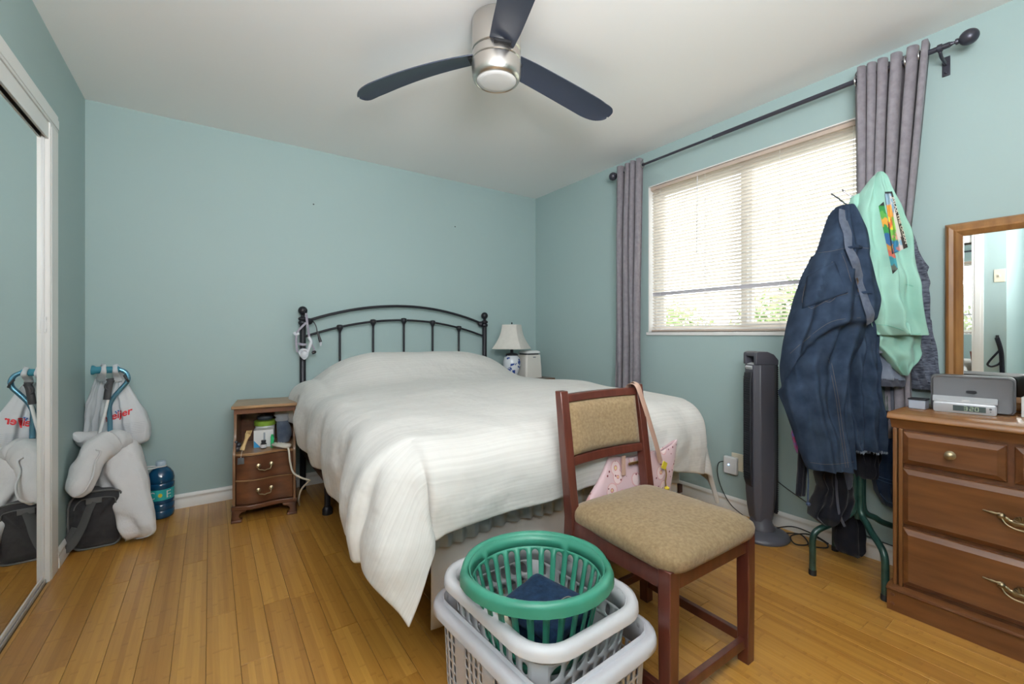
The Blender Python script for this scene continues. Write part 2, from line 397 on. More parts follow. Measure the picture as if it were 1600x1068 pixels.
def slat_mesh(tilt, name='slat'):
    prof = []
    for k in range(7):
        u = (k / 6 - .5); prof.append((u * .025, .0022 * (1 - (2 * u) ** 2)))
    prof = prof + [(a, b - .0006) for a, b in prof[::-1]]
    ct, st = math.cos(tilt), math.sin(tilt)
    q = [(a * ct - b * st, a * st + b * ct) for a, b in prof]
    return meshof(name, MB().prism(q, lambda p: Vector((p[0], WY0 + .014 + 2.03, p[1])), lambda p: Vector((p[0], WY1 - .014 + 2.03, p[1]))), slatm, Vector(), 60)
greys = mat('shaded_slat', (.50, .48, .52), .5)  # grey puts the turned slat's shade into its colour
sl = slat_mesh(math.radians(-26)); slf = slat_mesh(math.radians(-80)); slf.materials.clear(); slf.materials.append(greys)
zz = WZ0 + .034; k = 0
while zz < WZ1 - .035:
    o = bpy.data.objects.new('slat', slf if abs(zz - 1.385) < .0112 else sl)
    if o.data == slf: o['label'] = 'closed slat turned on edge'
    COL.objects.link(o); o.parent = bl
    o.location = (0, 0, zz - WZ0); zz += .0222
for yy in (WY1 - .09, -1.80, -2.26, WY0 + .09):
    mb = MB()
    for dx in (-.013, .013): mb.tube([(BX + dx, yy, WZ0 + .012), (BX + dx, yy, WZ1 - .02)], .0009, 5)
    obj('ladder_cord', mb, vinyl, bl)
wandm = mat('clear_plastic_wand', (.8, .8, .8), .2, alpha=.7)
obj('tilt_wand', MB().tube([(BX - .022, -1.75, WZ1 - .03), (BX - .024, -1.748, WZ1 - .55)], .003, 6), wandm, bl)

# ------------------------------------------------------------------ outside the window
grass = mat('pale_bounce_ground', (.4, .4, .3), .9); noisy(grass, (.36, .36, .28), (.52, .52, .44), 3, 4)  # ground kept pale to bounce daylight up onto the blind slats
tag(struct('ground_outside', MB().box((W + T + .001, -14, -.55), (30, 14, -.5)), grass), None)
leafm = mat('hedge_leaf', (.16, .26, .06), .7); noisy(leafm, (.09, .17, .04), (.30, .40, .14), 3, 3, lo=.3, hi=.7)
barkm = mat('bark', (.15, .10, .07), .9)
def shrub(x, y, r, h, label, seed):
    rnd = random.Random(seed); t = thing('shrub', label, 'shrub', (x, y, -.5), 'shrubs outside the window')
    st = MB()
    for k in range(5):
        a = rnd.random() * 6.28
        st.tube(spline([(x, y, -.5), (x + .15 * math.cos(a), y + .15 * math.sin(a), h * .4 - .5), (x + r * .5 * math.cos(a), y + r * .5 * math.sin(a), h * .8 - .5)], 4), .02, 5)
    obj('stem', st, barkm, t)
    lf = MB()
    for k in range(2600):
        a, b = rnd.random() * 2 * PI, math.acos(rnd.uniform(-1, 1)); q = rnd.uniform(.55, 1) * (1 + .25 * fbm(a * 1.3, b * 2, seed))
        c = Vector((x + r * q * math.sin(b) * math.cos(a), y + r * q * math.sin(b) * math.sin(a), -.5 + h * .55 + h * .5 * q * math.cos(b)))
        u = Vector((rnd.uniform(-1, 1), rnd.uniform(-1, 1), rnd.uniform(-1, 1))).normalized(); v = u.orthogonal().normalized(); s = rnd.uniform(.05, .09)
        lf.add([c - u * s, c + v * s * .5, c + u * s, c - v * s * .5], [(0, 1, 2, 3)])
    f = obj('foliage', lf, leafm, t); f['kind'] = 'stuff'
for i, (x, y, r, h) in enumerate([(7.4, -2.6, .95, 2.1), (7.6, -.5, .95, 2.25), (7.5, 1.6, .98, 2.1), (7.8, 3.75, 1.0, 2.4), (8.2, 6.0, 1.1, 2.3)]):
    shrub(x, y, r, h, 'green leafy shrub seen through the slats of the window blind', i + 3)

# ------------------------------------------------------------------ curtain rod and curtains
rodm = mat('black_rod_metal', (.065, .065, .085), .35, metal=.5)
RX, RZ = 3.155, 2.312
rod = thing('curtain_rod', 'black metal curtain rod with ball ends above the window', 'curtain rod', (W, -2.03, RZ))
obj('pole', MB().tube([(RX, -1.17, RZ), (RX, -1.95, RZ)], .0085, 12).tube([(RX, -1.93, RZ), (RX, -2.985, RZ)], .0115, 12), rodm, rod)
Mx = Matrix.Rotation(PI / 2, 3, 'X')
def finial(y, s):
    prof = [(.0085, 0), (.010, .004), (.006, .010), (.006, .016), (.012, .018), (.012, .024), (.010, .028)]
    R = .031
    for k in range(13):
        a = -PI / 2 + .35 + (PI - .35) * k / 12; prof.append((max(R * math.cos(a), .0005), .028 + R + R * math.sin(a) - .002))
    M = Matrix.Rotation(PI / 2 if s < 0 else -PI / 2, 3, 'X')
    obj('finial', MB().lathe(prof, (RX, y, RZ), 20, M), rodm, rod, sharp=60)
finial(-2.985, -1); finial(-1.17, 1)
def bracket(y):
    mb = MB().tube([(W - .004, y, RZ - .035), (RX + .02, y, RZ - .03), (RX, y, RZ - .014)], .0065, 8)
    mb.tube([(RX, y - .008, RZ), (RX, y + .008, RZ)], .016, 14)
    mb.box((W - .006, y - .013, RZ - .085), (W, y + .013, RZ + .0))
    mb.tube([(W - .012, y, RZ - .07), (W - .004, y, RZ - .07)], .006, 8)
    obj('bracket', mb, rodm, rod, bevel=.002)
bracket(-2.955); bracket(-1.20)
curm = cloth('mauve_grey_linen', (.26, .235, .265), (.36, .33, .365), 40, 260, transl=.22)
eyelet = mat('silver_eyelet', (.6, .6, .6), .3, metal=1)
def curtain(label, y0t, y1t, y0b, y1b, zb, n, amp, seed, ph=0, rings=()):
    c = thing('curtain', label, 'curtain', (RX, (y0t + y1t) / 2, zb), 'grommet curtains beside the window')
    NS, NZ = n * 14, 36; ztop = RZ + .045; rows = []
    for j in range(NZ + 1):
        v = j / NZ; z = lerp(ztop, zb, v); row = []
        k = min(1, v * 2.2); y0, y1 = lerp(y0t, y0b, k), lerp(y1t, y1b, k)
        for i in range(NS + 1):
            s = i / NS; w = s + .035 * math.sin(2 * PI * s + seed) * (1 if 0 < s < 1 else 0)
            a = amp * (1 + .35 * fbm(s * 5, v * 1.6, seed)) * lerp(1, .75, v)
            x = RX + a * math.sin(2 * PI * n * w + ph + .5 * fbm(s * 3, v * 2.2, seed + 5) * v) + .006 * fbm(s * 8, v * 6, seed)
            y = lerp(y0, y1, s) + .010 * math.sin(4 * PI * n * w + ph) + .012 * fbm(s * 4, v * 3, seed + 9) * v
            row.append(Vector((min(x, W - .02), y, z)))
        rows.append(row)
    o = obj('panel', MB().loft(rows, False, False), curm, c, solid=.0018, sharp=80)
    for s in rings:
        for q in (s,):
            M = Matrix.Rotation(PI / 2, 3, 'X'); y = lerp(y0t, y1t, q)
            pts = [Vector((RX + .021 * math.cos(a * PI / 8), y, RZ + .021 * math.sin(a * PI / 8))) for a in range(17)]
            obj('eyelet', MB().tube(pts, .0035, 6), eyelet, c, sharp=60)
    return c
curtain('mauve grey grommet curtain beside the bed, left of the window blind', -1.155, -1.40, -1.145, -1.375, .06, 4, .040, 2.0, 0, [.125, .375, .625, .875, .985])
curtain('mauve grey grommet curtain hanging behind the clothes rack near the dresser mirror', -2.655, -2.925, -2.665, -2.865, .62, 6, .040, 5.0, .6, [.02, .2, .37, .53, .7, .87])

# ------------------------------------------------------------------ small wall fittings
anchor = mat('dark_wall_anchor', (.08, .09, .09), .6)
ORG[wb.name] = wb.location.copy()
for (x, z) in ((1.213, 2.042), (2.365, 2.039)):
    o = obj('wall_anchor', MB().lathe([(.004, 0), (.0055, .001), (.0055, .002), (.002, .003)], (x, 0, z), 10, Matrix.Rotation(PI / 2, 3, 'X')), anchor, wb)
almond = mat('almond_plastic', (.72, .66, .52), .4); whitep = mat('white_plastic', (.78, .78, .78), .35)
blackr = mat('black_rubber', (.012, .012, .015), .5)
led = mat('blue_led', (.1, .3, 1), .3, emit=(.25, .5, 1), es=6)
plug = thing('plug_in_adapter', 'white square plug-in adapter with a glowing blue light on the wall', 'adapter', (W, -2.0, .285))
obj('wall_plate', MB().box((W - .006, -2.065, .255), (W, -1.992, .362)), almond, plug, bevel=.003)
obj('body', MB().box((W - .034, -2.038, .232), (W - .006, -1.955, .338)), whitep, plug, bevel=.006)
obj('status_light', MB().lathe([(.004, 0), (.004, .001), (.001, .0015)], (W - .0345, -1.99, .290), 12, Matrix.Rotation(-PI / 2, 3, 'Y')), led, plug)
obj('power_cord', MB().tube(spline([(W - .02, -1.957, .30), (W - .03, -1.925, .285), (W - .03, -1.915, .23), (W - .03, -1.93, .16), (W - .035, -1.97, .09), (W - .04, -2.02, .04), (W - .045, -2.10, .006)], 6), .0025, 6), blackr, plug)

sw = thing('light_switch', 'almond light switch plate near the corner beside the closet, seen in the dresser mirror', 'light switch', (0, -2.70, 1.62))
obj('switch_plate', MB().box((0, -2.734, 1.565), (.006, -2.664, 1.68)), almond, sw, bevel=.002)
obj('toggle', MB().box((.006, -2.704, 1.61), (.016, -2.694, 1.63)), almond, sw, bevel=.001)

# ------------------------------------------------------------------ ceiling fan
steel = mat('brushed_nickel', (.62, .59, .56), .28, metal=1); bump_noise(steel, 30, .04, .0005, sc=(1, 1, 40))
bladem = mat('slate_fan_blade', (.045, .055, .085), .38, spec=.5); bump_noise(bladem, 40, .05, .001)
FX, FY = 1.606, -1.868
fan = thing('ceiling_fan', 'brushed nickel ceiling fan with three dark blades and a round light', 'ceiling fan', (FX, FY, CH))
obj('canopy', MB().lathe([(.101, CH), (.105, CH - .006), (.105, 2.305), (.101, 2.300)], (FX, FY, 0), 48), steel, fan, sharp=30)
obj('motor_ring', MB().lathe([(.096, 2.301), (.103, 2.297), (.105, 2.292), (.105, 2.262), (.102, 2.258)], (FX, FY, 0), 48), steel, fan, sharp=30)
darkg = mat('dark_gap', (.01, .01, .012), .7)
obj('shadow_gap', MB().lathe([(.098, 2.303), (.098, 2.25)], (FX, FY, 0), 32), darkg, fan)
obj('light_housing', MB().lathe([(.098, 2.256), (.106, 2.254), (.1065, 2.250), (.105, 2.205), (.101, 2.190), (.094, 2.180), (.090, 2.178), (.087, 2.181)], (FX, FY, 0), 56), steel, fan, sharp=35)
lens = mat('frosted_lens', (.80, .80, .80), .35)
obj('light_lens', MB().lathe([(.088, 2.184), (.082, 2.178), (.06, 2.175), (.03, 2.1735), (.001, 2.173)], (FX, FY, 0), 48), lens, fan, sharp=60)
def blade(ang):
    a = math.radians(ang); d = Vector((math.cos(a), math.sin(a), 0)); s = Vector((-d.y, d.x, 0)); top = []; bot = []
    mb = MB(); N = 22; secs = []
    for i in range(N + 1):
        u = 1 - (1 - i / N) ** 1.8; r = .085 + .625 * u
        w = interp([(0, .105), (.15, .118), (.6, .135), (.82, .14), (.92, .126), (.96, .106), (.985, .072), (.996, .040), (1, .012)], u)
        sweep = -.045 * u * u - .01 * u; dz = -.055 * u * u + .012
        tilt = -math.radians(lerp(14, 10, u)); sec = []
        for q in (-.5, -.25, 0, .25, .5):
            sec.append((q * w, .006 * (1 - (2 * q) ** 2)))
        pts = [(x, z + .0025) for x, z in sec] + [(x, z - .0025) for x, z in sec[::-1]]
        ring = []
        for x, z in pts:
            x2, z2 = x * math.cos(tilt) - z * math.sin(tilt), x * math.sin(tilt) + z * math.cos(tilt)
            ring.append(Vector((FX, FY, 2.279)) + d * r + s * (x2 + sweep + (.25 * w * max(0, (u - .85) / .15) ** 2 * -.6)) + Vector((0, 0, z2 + dz)))
        secs.append(ring)
    mb.loft(secs); obj('blade', mb, bladem, fan, sharp=50)
    obj('blade_arm', MB().box((.07, -.035, -.008), (.12, .035, .004), Matrix.Translation(Vector((FX, FY, 2.283))) @ Matrix.Rotation(a, 4, 'Z')), darkg, fan, bevel=.002)
for ang in (131, 7, 251): blade(ang)

# ------------------------------------------------------------------ bed: black metal frame, box spring, mattress, bedding
iron = mat('black_iron', (.022, .022, .028), .42, metal=.4)
brown = mat('dark_brown_rail', (.05, .022, .016), .5)
LX, RXP, HY = 1.130, 2.625, -.07
bed = thing('metal_bed', 'black metal bed frame with an arched headboard of thin rods', 'bed', (1.88, -1.1, 0))
def post(x):
    prof = [(.020, 0), (.020, 1.155), (.018, 1.158), (.026, 1.163), (.030, 1.175), (.026, 1.187), (.022, 1.190), (.029, 1.196), (.031, 1.204), (.026, 1.212), (.013, 1.218), (.011, 1.226)]
    R = .0305
    for k in range(1, 13):
        a = -PI / 2 + .35 + (PI - .35) * k / 12; prof.append((max(R * math.cos(a), .0005), 1.252 + R + R * math.sin(a) - .022))
    obj('headboard_post', MB().lathe(prof, (x, HY, 0), 24), iron, bed, sharp=50)
post(LX); post(RXP)
mid = (LX + RXP) / 2; half = (RXP - LX) / 2
def arc(z0, z1, n=24): return [Vector((lerp(LX, RXP, i / n), HY, lerp(z0, z1, 1 - (2 * i / n - 1) ** 2))) for i in range(n + 1)]
obj('top_arch', MB().tube(arc(1.178, 1.318), .0105, 10), iron, bed)
lowarc = arc(1.072, 1.206)
obj('lower_arch', MB().tube(lowarc, .0085, 10), iron, bed)
obj('bottom_bar', MB().tube([(LX, HY, .42), (RXP, HY, .42)], .011, 10), iron, bed)
for i, px in enumerate((531, 583, 631, 676, 717)):
    u = (px - 800) / F; d = FW + RT * u; x = CAM.x + d.x * (HY - CAM.y) / d.y
    zt = lerp(1.072, 1.206, 1 - ((x - mid) / half) ** 2)
    obj('spindle', MB().tube([(x, HY, .42), (x, HY, zt)], .0085, 10), iron, bed)
    obj('knuckle', MB().lathe([(.008, -.05), (.009, -.035), (.016, -.020), (.023, -.010), (.024, .004), (.021, .014), (.008, .018)], (x, HY, zt), 16), iron, bed, sharp=60)
for x in (LX, RXP):
    s = 1 if x < 2 else -1
    obj('arch_socket', MB().tube([(x + s * .018, HY, 1.168), (x + s * .042, HY, 1.187), (x + s * .065, HY, 1.195)], [.013, .026, .014], 12), iron, bed)
for x in (LX + .0, RXP):
    obj('side_rail', MB().box((x - .012, -2.07, .262), (x + .012, HY, .305)).box((x + (.0 if x < 2 else -.03), -2.07, .262), (x + (.03 if x < 2 else 0), HY, .266)), brown, bed, bevel=.002)
obj('foot_rail', MB().box((LX, -2.045, .262), (RXP, -2.02, .285)), brown, bed, bevel=.002)
for (x, y) in ((LX + .35, -1.75), (RXP - .35, -1.75), (1.88, -1.1), (LX + .05, -.62)):
    obj('leg', MB().tube([(x, y, .0), (x, y, .27)], .018, 12).lathe([(.03, 0), (.03, .03), (.02, .045)], (x, y, 0), 14), iron, bed)
boxm = cloth('beige_box_spring', (.50, .45, .42), (.58, .54, .50), 6, 200)
bs = obj('box_spring', MB().box((1.145, -2.045, .306), (2.61, -.10, .475)), boxm, None, bevel=.03)
tag(bs, 'beige fabric box spring lying under the mattress on the bed frame', 'box spring')
matm = cloth('white_mattress', (.62, .62, .64), (.70, .70, .72), 5)
ms = obj('mattress', MB().box((1.14, -2.05, .476), (2.615, -.10, .66)), matm, None, bevel=.05)
tag(ms, 'white mattress on the box spring, mostly under the duvet', 'mattress')

skm = cloth('beige_bed_skirt', (.60, .56, .52), (.68, .64, .60), 5, 160)
rows = []
for j in range(7):
    rows.append([Vector((lerp(1.22, 2.61, i / 90), -2.052 - .006 * math.sin(i * .5) * j / 6 + .006 * fbm(i * .11, j * .2), lerp(.47, .07, j / 6))) for i in range(91)])
sk = obj('bed_skirt', MB().loft(rows, False, False), skm, None, solid=.003); tag(sk, 'plain beige bed skirt hanging to the floor at the bed foot', 'bed skirt')

# pale blue grey sheet with a gathered hem, hanging at the foot
sheetm = cloth('pale_blue_sheet', (.42, .46, .47), (.53, .57, .58), 7, 180)
rows = []
for j in range(9):
    v = j / 8; row = []
    for i in range(161):
        u = i / 160; x = lerp(1.15, 2.60, u)
        hem = .35 + .015 * fbm(x * 2.2, 3.1) - .02 * math.sin(x * 3)
        y = -2.062 - .014 * v - (.010 * v) * math.sin(x * 110 + 3 * fbm(x * 4, 0, 2)) * (1 if v > .5 else .4) - .012 * v * fbm(x * 5, 7)
        row.append(Vector((x, y, lerp(.64, hem, v))))
    rows.append(row)
sh = obj('bed_sheet', MB().loft(rows, False, False), sheetm, None, solid=.003)
tag(sh, 'pale blue grey sheet hanging below the duvet at the bed foot', 'sheet')

# duvet
DX0, DX1, DY0, DY1, TOP = 1.165, 2.64, -2.045, -.20, .735
duvm = mat('cream_duvet', (.70, .68, .64), .85, spec=.2, sheen=.15)
tcd = nd(duvm, 'ShaderNodeUVMap'); mpd = nd(duvm, 'ShaderNodeMapping'); mpd.inputs['Scale'].default_value = (1.2, 120, 1)
lk(duvm, tcd.outputs[0], mpd.inputs[0]); nzd = nd(duvm, 'ShaderNodeTexNoise', Scale=1.0, Detail=2); lk(duvm, mpd.outputs[0], nzd.inputs['Vector'])
rd = nd(duvm, 'ShaderNodeValToRGB'); rd.color_ramp.elements[0].position = .35; rd.color_ramp.elements[0].color = (.60, .585, .56, 1)
rd.color_ramp.elements[1].position = .62; rd.color_ramp.elements[1].color = (.66, .645, .62, 1); lk(duvm, nzd.outputs[0], rd.inputs[0]); lk(duvm, rd.outputs[0], bsdf(duvm).inputs['Base Color'])
add_bump(duvm, nzd.outputs[0], .25, .002)
bump_noise(duvm, 6.5, .6, .03, detail=3)
def duvet_top(x, y):
    u = (x - 1.88) / .76
    hump = .20 * math.exp(-((y + .36) / .27) ** 2) * max(0, 1 - abs(u) ** 4.5) * (1 + .05 * math.sin(x * 5))
    foot = .0
    ridge = .012 * fbm(x * 2.2, y * 1.7, 1) + .010 * fbm(x * 5, y * 4, 3) + .006 * math.sin(y * 9 + 3 * fbm(x * 1.2, y, 6))
    crown = .030 * (1 - u * u) * (1 - ((y + 1.1) / 1.1) ** 2) + .03 * max(0, u) * math.exp(-((y + 1.3) / .8) ** 2)
    return TOP + hump + ridge + crown
def drop_len(side, t):
    # how far the cloth hangs past the edge; t = world y for the sides, world x for the foot
    if side == 'l': return interp([(-2.06, .42), (-1.85, .42), (-1.62, .42), (-1.45, .41), (-1.1, .40), (-.62, .37), (-.40, .34), (-.2, .30)], t)
    if side == 'r': return interp([(-2.06, .47), (-1.7, .44), (-1.0, .40), (-.2, .34)], t)
    return interp([(1.145, .37), (1.20, .335), (1.28, .325), (1.85, .325), (2.3, .345), (2.64, .42)], t)
NI, NJ, NE = 84, 100, 26
cs = []          # cloth coordinates: list of (clamped x, sx fraction), list of (clamped y, sy fraction)
xs = [(DX0, -1 + k / NE) for k in range(NE)] + [(lerp(DX0, DX1, k / NI), 0) for k in range(NI + 1)] + [(DX1, (k + 1) / NE) for k in range(NE)]
ys = [(DY0, -1 + k / NE) for k in range(NE)] + [(lerp(DY0, DY1, k / NJ), 0) for k in range(NJ + 1)] + [(DY1, (k + 1) / 8) for k in range(8)]
RR = .105
rows = []; uvs = []
for (y, fy) in ys:
    row = []
    for (x, fx) in xs:
        sx = (drop_len('l', y) * fx if fx < 0 else drop_len('r', y) * fx)
        sy = drop_len('f', x) * fy if fy < 0 else .14 * fy
        uvs.append((x + sx, y + sy))
        s = math.hypot(sx, sy)
        if s < 1e-9: row.append(Vector((x, y, duvet_top(x, y)))); continue
        n = Vector((sx / s, sy / s, 0)); ang = math.atan2(abs(sy), abs(sx)) if sx and sy else None
        corner = sx != 0 and sy < 0
        arc_ = RR * PI / 2
        if corner: s *= 1 - .0 * math.sin(2 * ang)
        if s < arc_: off_, dz = RR * math.sin(s / RR), RR * (1 - math.cos(s / RR))
        else: off_, dz = RR, RR + (s - arc_)
        e = max(0, s - .05)
        along = y if sy == 0 else (x if sx == 0 else 0)
        if corner:
            w = math.sin(2 * ang)                      # 0 on the flat sides, 1 on the diagonal
            flare = (.30 if sx < 0 else .24) * w
            fold = .018 * w * math.sin(ang * 5 + .4) * min(1, e / .25)
            off_ += flare * e + fold - .03 * w
            if sx < 0: a2 = ang + .42 * w * min(1, e / .3); n = Vector((-math.cos(a2), -math.sin(a2), 0)); dz += .03 * w * e
            dz -= .04 * w * e
        else:
            w = 0
            f = .016 * math.sin(along * 17 + 4 * fbm(along * 1.5, 0, 4)) + .012 * fbm(along * 9, s * 2, 8)
            amp = 1.0 if sx < 0 else .5
            if sy < 0: amp = .45
            damp = 1
            if sx: damp = min(1, (y - DY0) / .1)
            else: damp = min(1, min(x - DX0, DX1 - x) / .1)
            off_ += (f * amp * damp + .03) * min(1, e / .2) - .0
            # the belly of a puffy edge
            off_ += .02 * math.sin(min(1, s / .4) * PI)
        z = duvet_top(x, y) - dz
        if sx < 0:
            w2 = min(1, max(0, (-1.62 - y) / .38)); off_ -= .02 * (1 - w2) * min(1, e / .1) * (1 if y < -.9 else .6); w2 *= (1 - (ang or 0) / (PI / 2))
            off_ += .065 * w2 * min(1, e / .28) - .02 * w2 * max(0, e - .30) / .2
        p = Vector((x, y, z)) + n * off_
        p += Vector((fbm(p.x * 9, p.y * 9, p.z * 9), fbm(p.x * 9, p.y * 9, p.z * 9 + 40), 0)) * .007
        p.z = max(p.z, .02)
        row.append(p)
    rows.append(row)
dm = MB().loft(rows, False, False)
def with_uv(o, uvl, mb):
    me = o.data; og = ORG[o.name]; lut = {}
    for v, q in zip(mb.v, uvl): lut[tuple(round(c, 4) for c in (v - og))] = q
    ul = me.uv_layers.new(name='UVMap')
    for lp in me.loops:
        c = me.vertices[lp.vertex_index].co; ul.data[lp.index].uv = lut.get(tuple(round(a, 4) for a in c), (c.x, c.y))
dv = obj('duvet', dm, duvm, None, solid=.022, sub=1, sharp=180, org=(1.88, -1.1, .3))
with_uv(dv, uvs, dm)
tag(dv, 'big cream duvet with fine ribs draped over the whole bed', 'duvet')

# ------------------------------------------------------------------ small bedside table at the left of the bed
walnut = wood('old_walnut', (.085, .030, .014), (.17, .062, .026), 'X', .38, 5, 5)
walnuts = wood('old_walnut_side', (.16, .075, .035), (.27, .14, .065), 'Z', .45, 5, 6)
walnutt = wood('worn_top', (.27, .14, .06), (.42, .25, .12), 'X', .4, 4, 8)
brassm = mat('aged_brass', (.34, .27, .17), .35, metal=1)
NO = Vector((.697, -.458, 0)); NA = math.radians(-8); NXv = Vector((math.cos(NA), math.sin(NA), 0)); NYv = Vector((-math.sin(NA), math.cos(NA), 0))
def N(x, y, z): return NO + NXv * x + NYv * y + Vector((0, 0, z))
NM = Matrix.Translation(NO) @ Matrix.Rotation(NA, 4, 'Z')
NW, ND_, NH = .328, .355, .668
ns = thing('nightstand', 'small worn wooden bedside table with an open shelf and two drawers', 'nightstand', N(NW / 2, ND_ / 2, 0))
def serp(u): return -.016 * math.sin(2 * PI * u + .0) * (1 - .0) - .008 * math.sin(PI * u)
def slab(z0, z1, ov, yb, inset=0, n=20, y0=0):
    poly = [(lerp(-ov, NW + ov, i / n), y0 + serp(i / n) - ov * .6) for i in range(n + 1)] + [(NW + ov, yb), (-ov, yb)]
    return MB().prism(poly, lambda p: N(p[0], p[1], z0), lambda p: N(p[0], p[1], z1))
obj('top', MB().box((-.012, .050, NH - .018), (NW + .012, ND_ + .005, NH), NM), walnutt, ns, bevel=.003)
obj('top_frieze', MB().box((0, .065, NH - .050), (NW, .078, NH - .018), NM), walnut, ns, bevel=.001)
sp = [(.065, NH - .018), (.068, .52), (.055, .47), (.020, .425), (.004, .40), (.0, .385), (.0, .085), (ND_, .085), (ND_, NH - .018)]
for x in (0, NW - .014): obj('side_panel', MB().prism(sp, lambda p, x=x: N(x, p[0], p[1]), lambda p, x=x: N(x + .014, p[0], p[1])), walnuts, ns, bevel=.0015)
obj('back_panel', MB().box((.01, ND_ - .008, .09), (NW - .01, ND_ - .001, NH - .02), NM), walnut, ns)
obj('shelf', slab(.383, .398, -.012, ND_ - .01), walnutt, ns, bevel=.002)
def drawer(z0, z1):
    d = obj('drawer', slab(z0, z1, -.016, .30, y0=.004), walnut, ns, bevel=.002)
    pm = MB(); zc = (z0 + z1) / 2 + .008
    for x in (NW / 2 - .033, NW / 2 + .033):
        yy = .004 + serp(x / NW); pm.lathe([(.013, 0), (.013, .002), (.008, .004), (.007, .010), (.009, .014), (.001, .017)], N(x, yy, zc), 14, Matrix.Rotation(NA, 3, 'Z') @ Matrix.Rotation(PI / 2, 3, 'X'))
    y2 = .004 + serp(.5) - .016
    pm.tube(spline([N(NW / 2 - .033, y2, zc), N(NW / 2 - .030, y2 - .004, zc - .018), N(NW / 2 - .012, y2 - .006, zc - .022), N(NW / 2, y2 - .007, zc - .026), N(NW / 2 + .012, y2 - .006, zc - .022), N(NW / 2 + .030, y2 - .004, zc - .018), N(NW / 2 + .033, y2, zc)], 5), .0028, 8)
    obj('handle', pm, brassm, d)
    return d
drawer(.241, .380); drawer(.100, .236)
obj('drawer_rail', slab(.2365, .2405, -.010, .02, y0=-.002), walnutt, ns)
obj('base_moulding', slab(.072, .097, .006, ND_ + .004), walnut, ns, bevel=.004)
def ogee(x, y, sx, sy):
    mb = MB()
    for (ax, ay) in ((1, 0), (0, 1)):
        prof = [(0, .074), (.078, .074), (.070, .060), (.050, .056), (.038, .046), (.036, .032), (.046, .016), (.050, 0), (0, 0)]
        if ax: mb.prism(prof, lambda p: N(x + sx * p[0], y, p[1]), lambda p: N(x + sx * p[0], y + sy * .018, p[1]))
        else: mb.prism(prof, lambda p: N(x, y + sy * p[0], p[1]), lambda p: N(x + sx * .018, y + sy * p[0], p[1]))
    mb.box((x - .003 if sx > 0 else x - .052, y - .004 if sy > 0 else y - .050, 0), (x + .052 if sx > 0 else x + .003, y + .050 if sy > 0 else y + .004, .014), NM)
    obj('foot', mb, walnut, ns, bevel=.003)
ogee(-.004, -.006, 1, 1); ogee(NW + .004, -.006, -1, 1); ogee(-.004, ND_ + .002, 1, -1); ogee(NW + .004, ND_ + .002, -1, -1)

SZ = .399     # height of the open shelf
# things in the shelf
card = mat('white_card', (.74, .75, .76), .6); bluec = mat('bright_blue_print', (.03, .30, .60), .6)
limem = mat('lime_green_plastic', (.26, .42, .05), .4); dk = mat('black_plastic', (.02, .02, .025), .4)
bx = thing('medicine_box', 'white and blue cardboard box standing on the nightstand shelf', 'box', N(.15, .16, SZ))
obj('carton', MB().box((.098, .11, SZ), (.205, .19, SZ + .105), NM), card, bx, bevel=.001)
obj('blue_print', MB().add([N(.099, .1095, SZ + .001), N(.135, .1095, SZ + .001), N(.099, .1095, SZ + .045)], [(0, 1, 2)]), bluec, bx)
obj('grey_print', MB().box((.150, .109, SZ + .03), (.160, .1098, SZ + .09), NM), mat('grey_print', (.3, .35, .4), .6), bx)
sc_ = thing('lime_lidded_tub', 'lime green round tub behind the white box on the nightstand shelf', 'tub', N(.155, .245, SZ))
obj('tub', MB().lathe([(.045, 0), (.055, .01), (.056, .115), (.0, .115)], N(.152, .250, SZ), 24), card, sc_)
obj('lid', MB().lathe([(.060, .113), (.062, .116), (.062, .138), (.058, .142), (.0, .143)], N(.152, .250, SZ), 24), limem, sc_)
ph = obj('sunglasses_case', MB().loft([[N(.152 + .045 * math.cos(a * PI / 6) * q, .250 + .03 * math.sin(a * PI / 6) * q, SZ + .144 + h) for a in range(12)] for q, h in ((.8, 0), (1, .01), (1, .022), (.7, .034), (.2, .037))]), mat('dark_slate_case', (.06, .07, .09), .4), None)
tag(ph, 'small dark oval case lying on the lime green lid', 'case')
ib = thing('ink_bottle', 'small dark glass bottle with white label before the white box', 'bottle', N(.150, .075, SZ))
obj('bottle', MB().lathe([(.014, 0), (.016, .003), (.016, .030), (.010, .036), (.010, .038)], N(.153, .075, SZ), 18), dk, ib)
obj('cap', MB().lathe([(.013, .038), (.013, .050), (.0, .051)], N(.153, .075, SZ), 18), dk, ib)
obj('label', MB().lathe([(.0163, .006), (.0163, .026)], N(.153, .075, SZ), 18), card, ib)
lt = obj('lighter', MB().box((.190, .070, SZ), (.208, .090, SZ + .070), NM).box((.192, .072, SZ + .070), (.206, .088, SZ + .080), NM), mat('green_plastic', (.03, .50, .18), .3), None, bevel=.004)
tag(lt, 'bright green upright lighter shaped case beside the white box', 'case')
pouch = MB(); rings = []
for j in range(13):
    v = j / 12; w = interp([(0, .034), (.3, .043), (.6, .040), (.8, .032), (1, .036)], v); dd = interp([(0, .030), (.5, .032), (1, .012)], v)
    rings.append([N(.257 + .006 * math.sin(v * 5) + w * math.cos(a * PI / 10), .20 + dd * math.sin(a * PI / 10) * (1 + .15 * fbm(a, v * 5)), SZ + .002 + .165 * v) for a in range(20)])
pc = thing('dark_pouch', 'dark blue grey fabric pouch inside a clear bag on the shelf', 'pouch', N(.257, .20, SZ))
obj('pouch_body', MB().loft(rings), cloth('blue_grey_fabric', (.07, .09, .13), (.14, .17, .22), 14), pc)
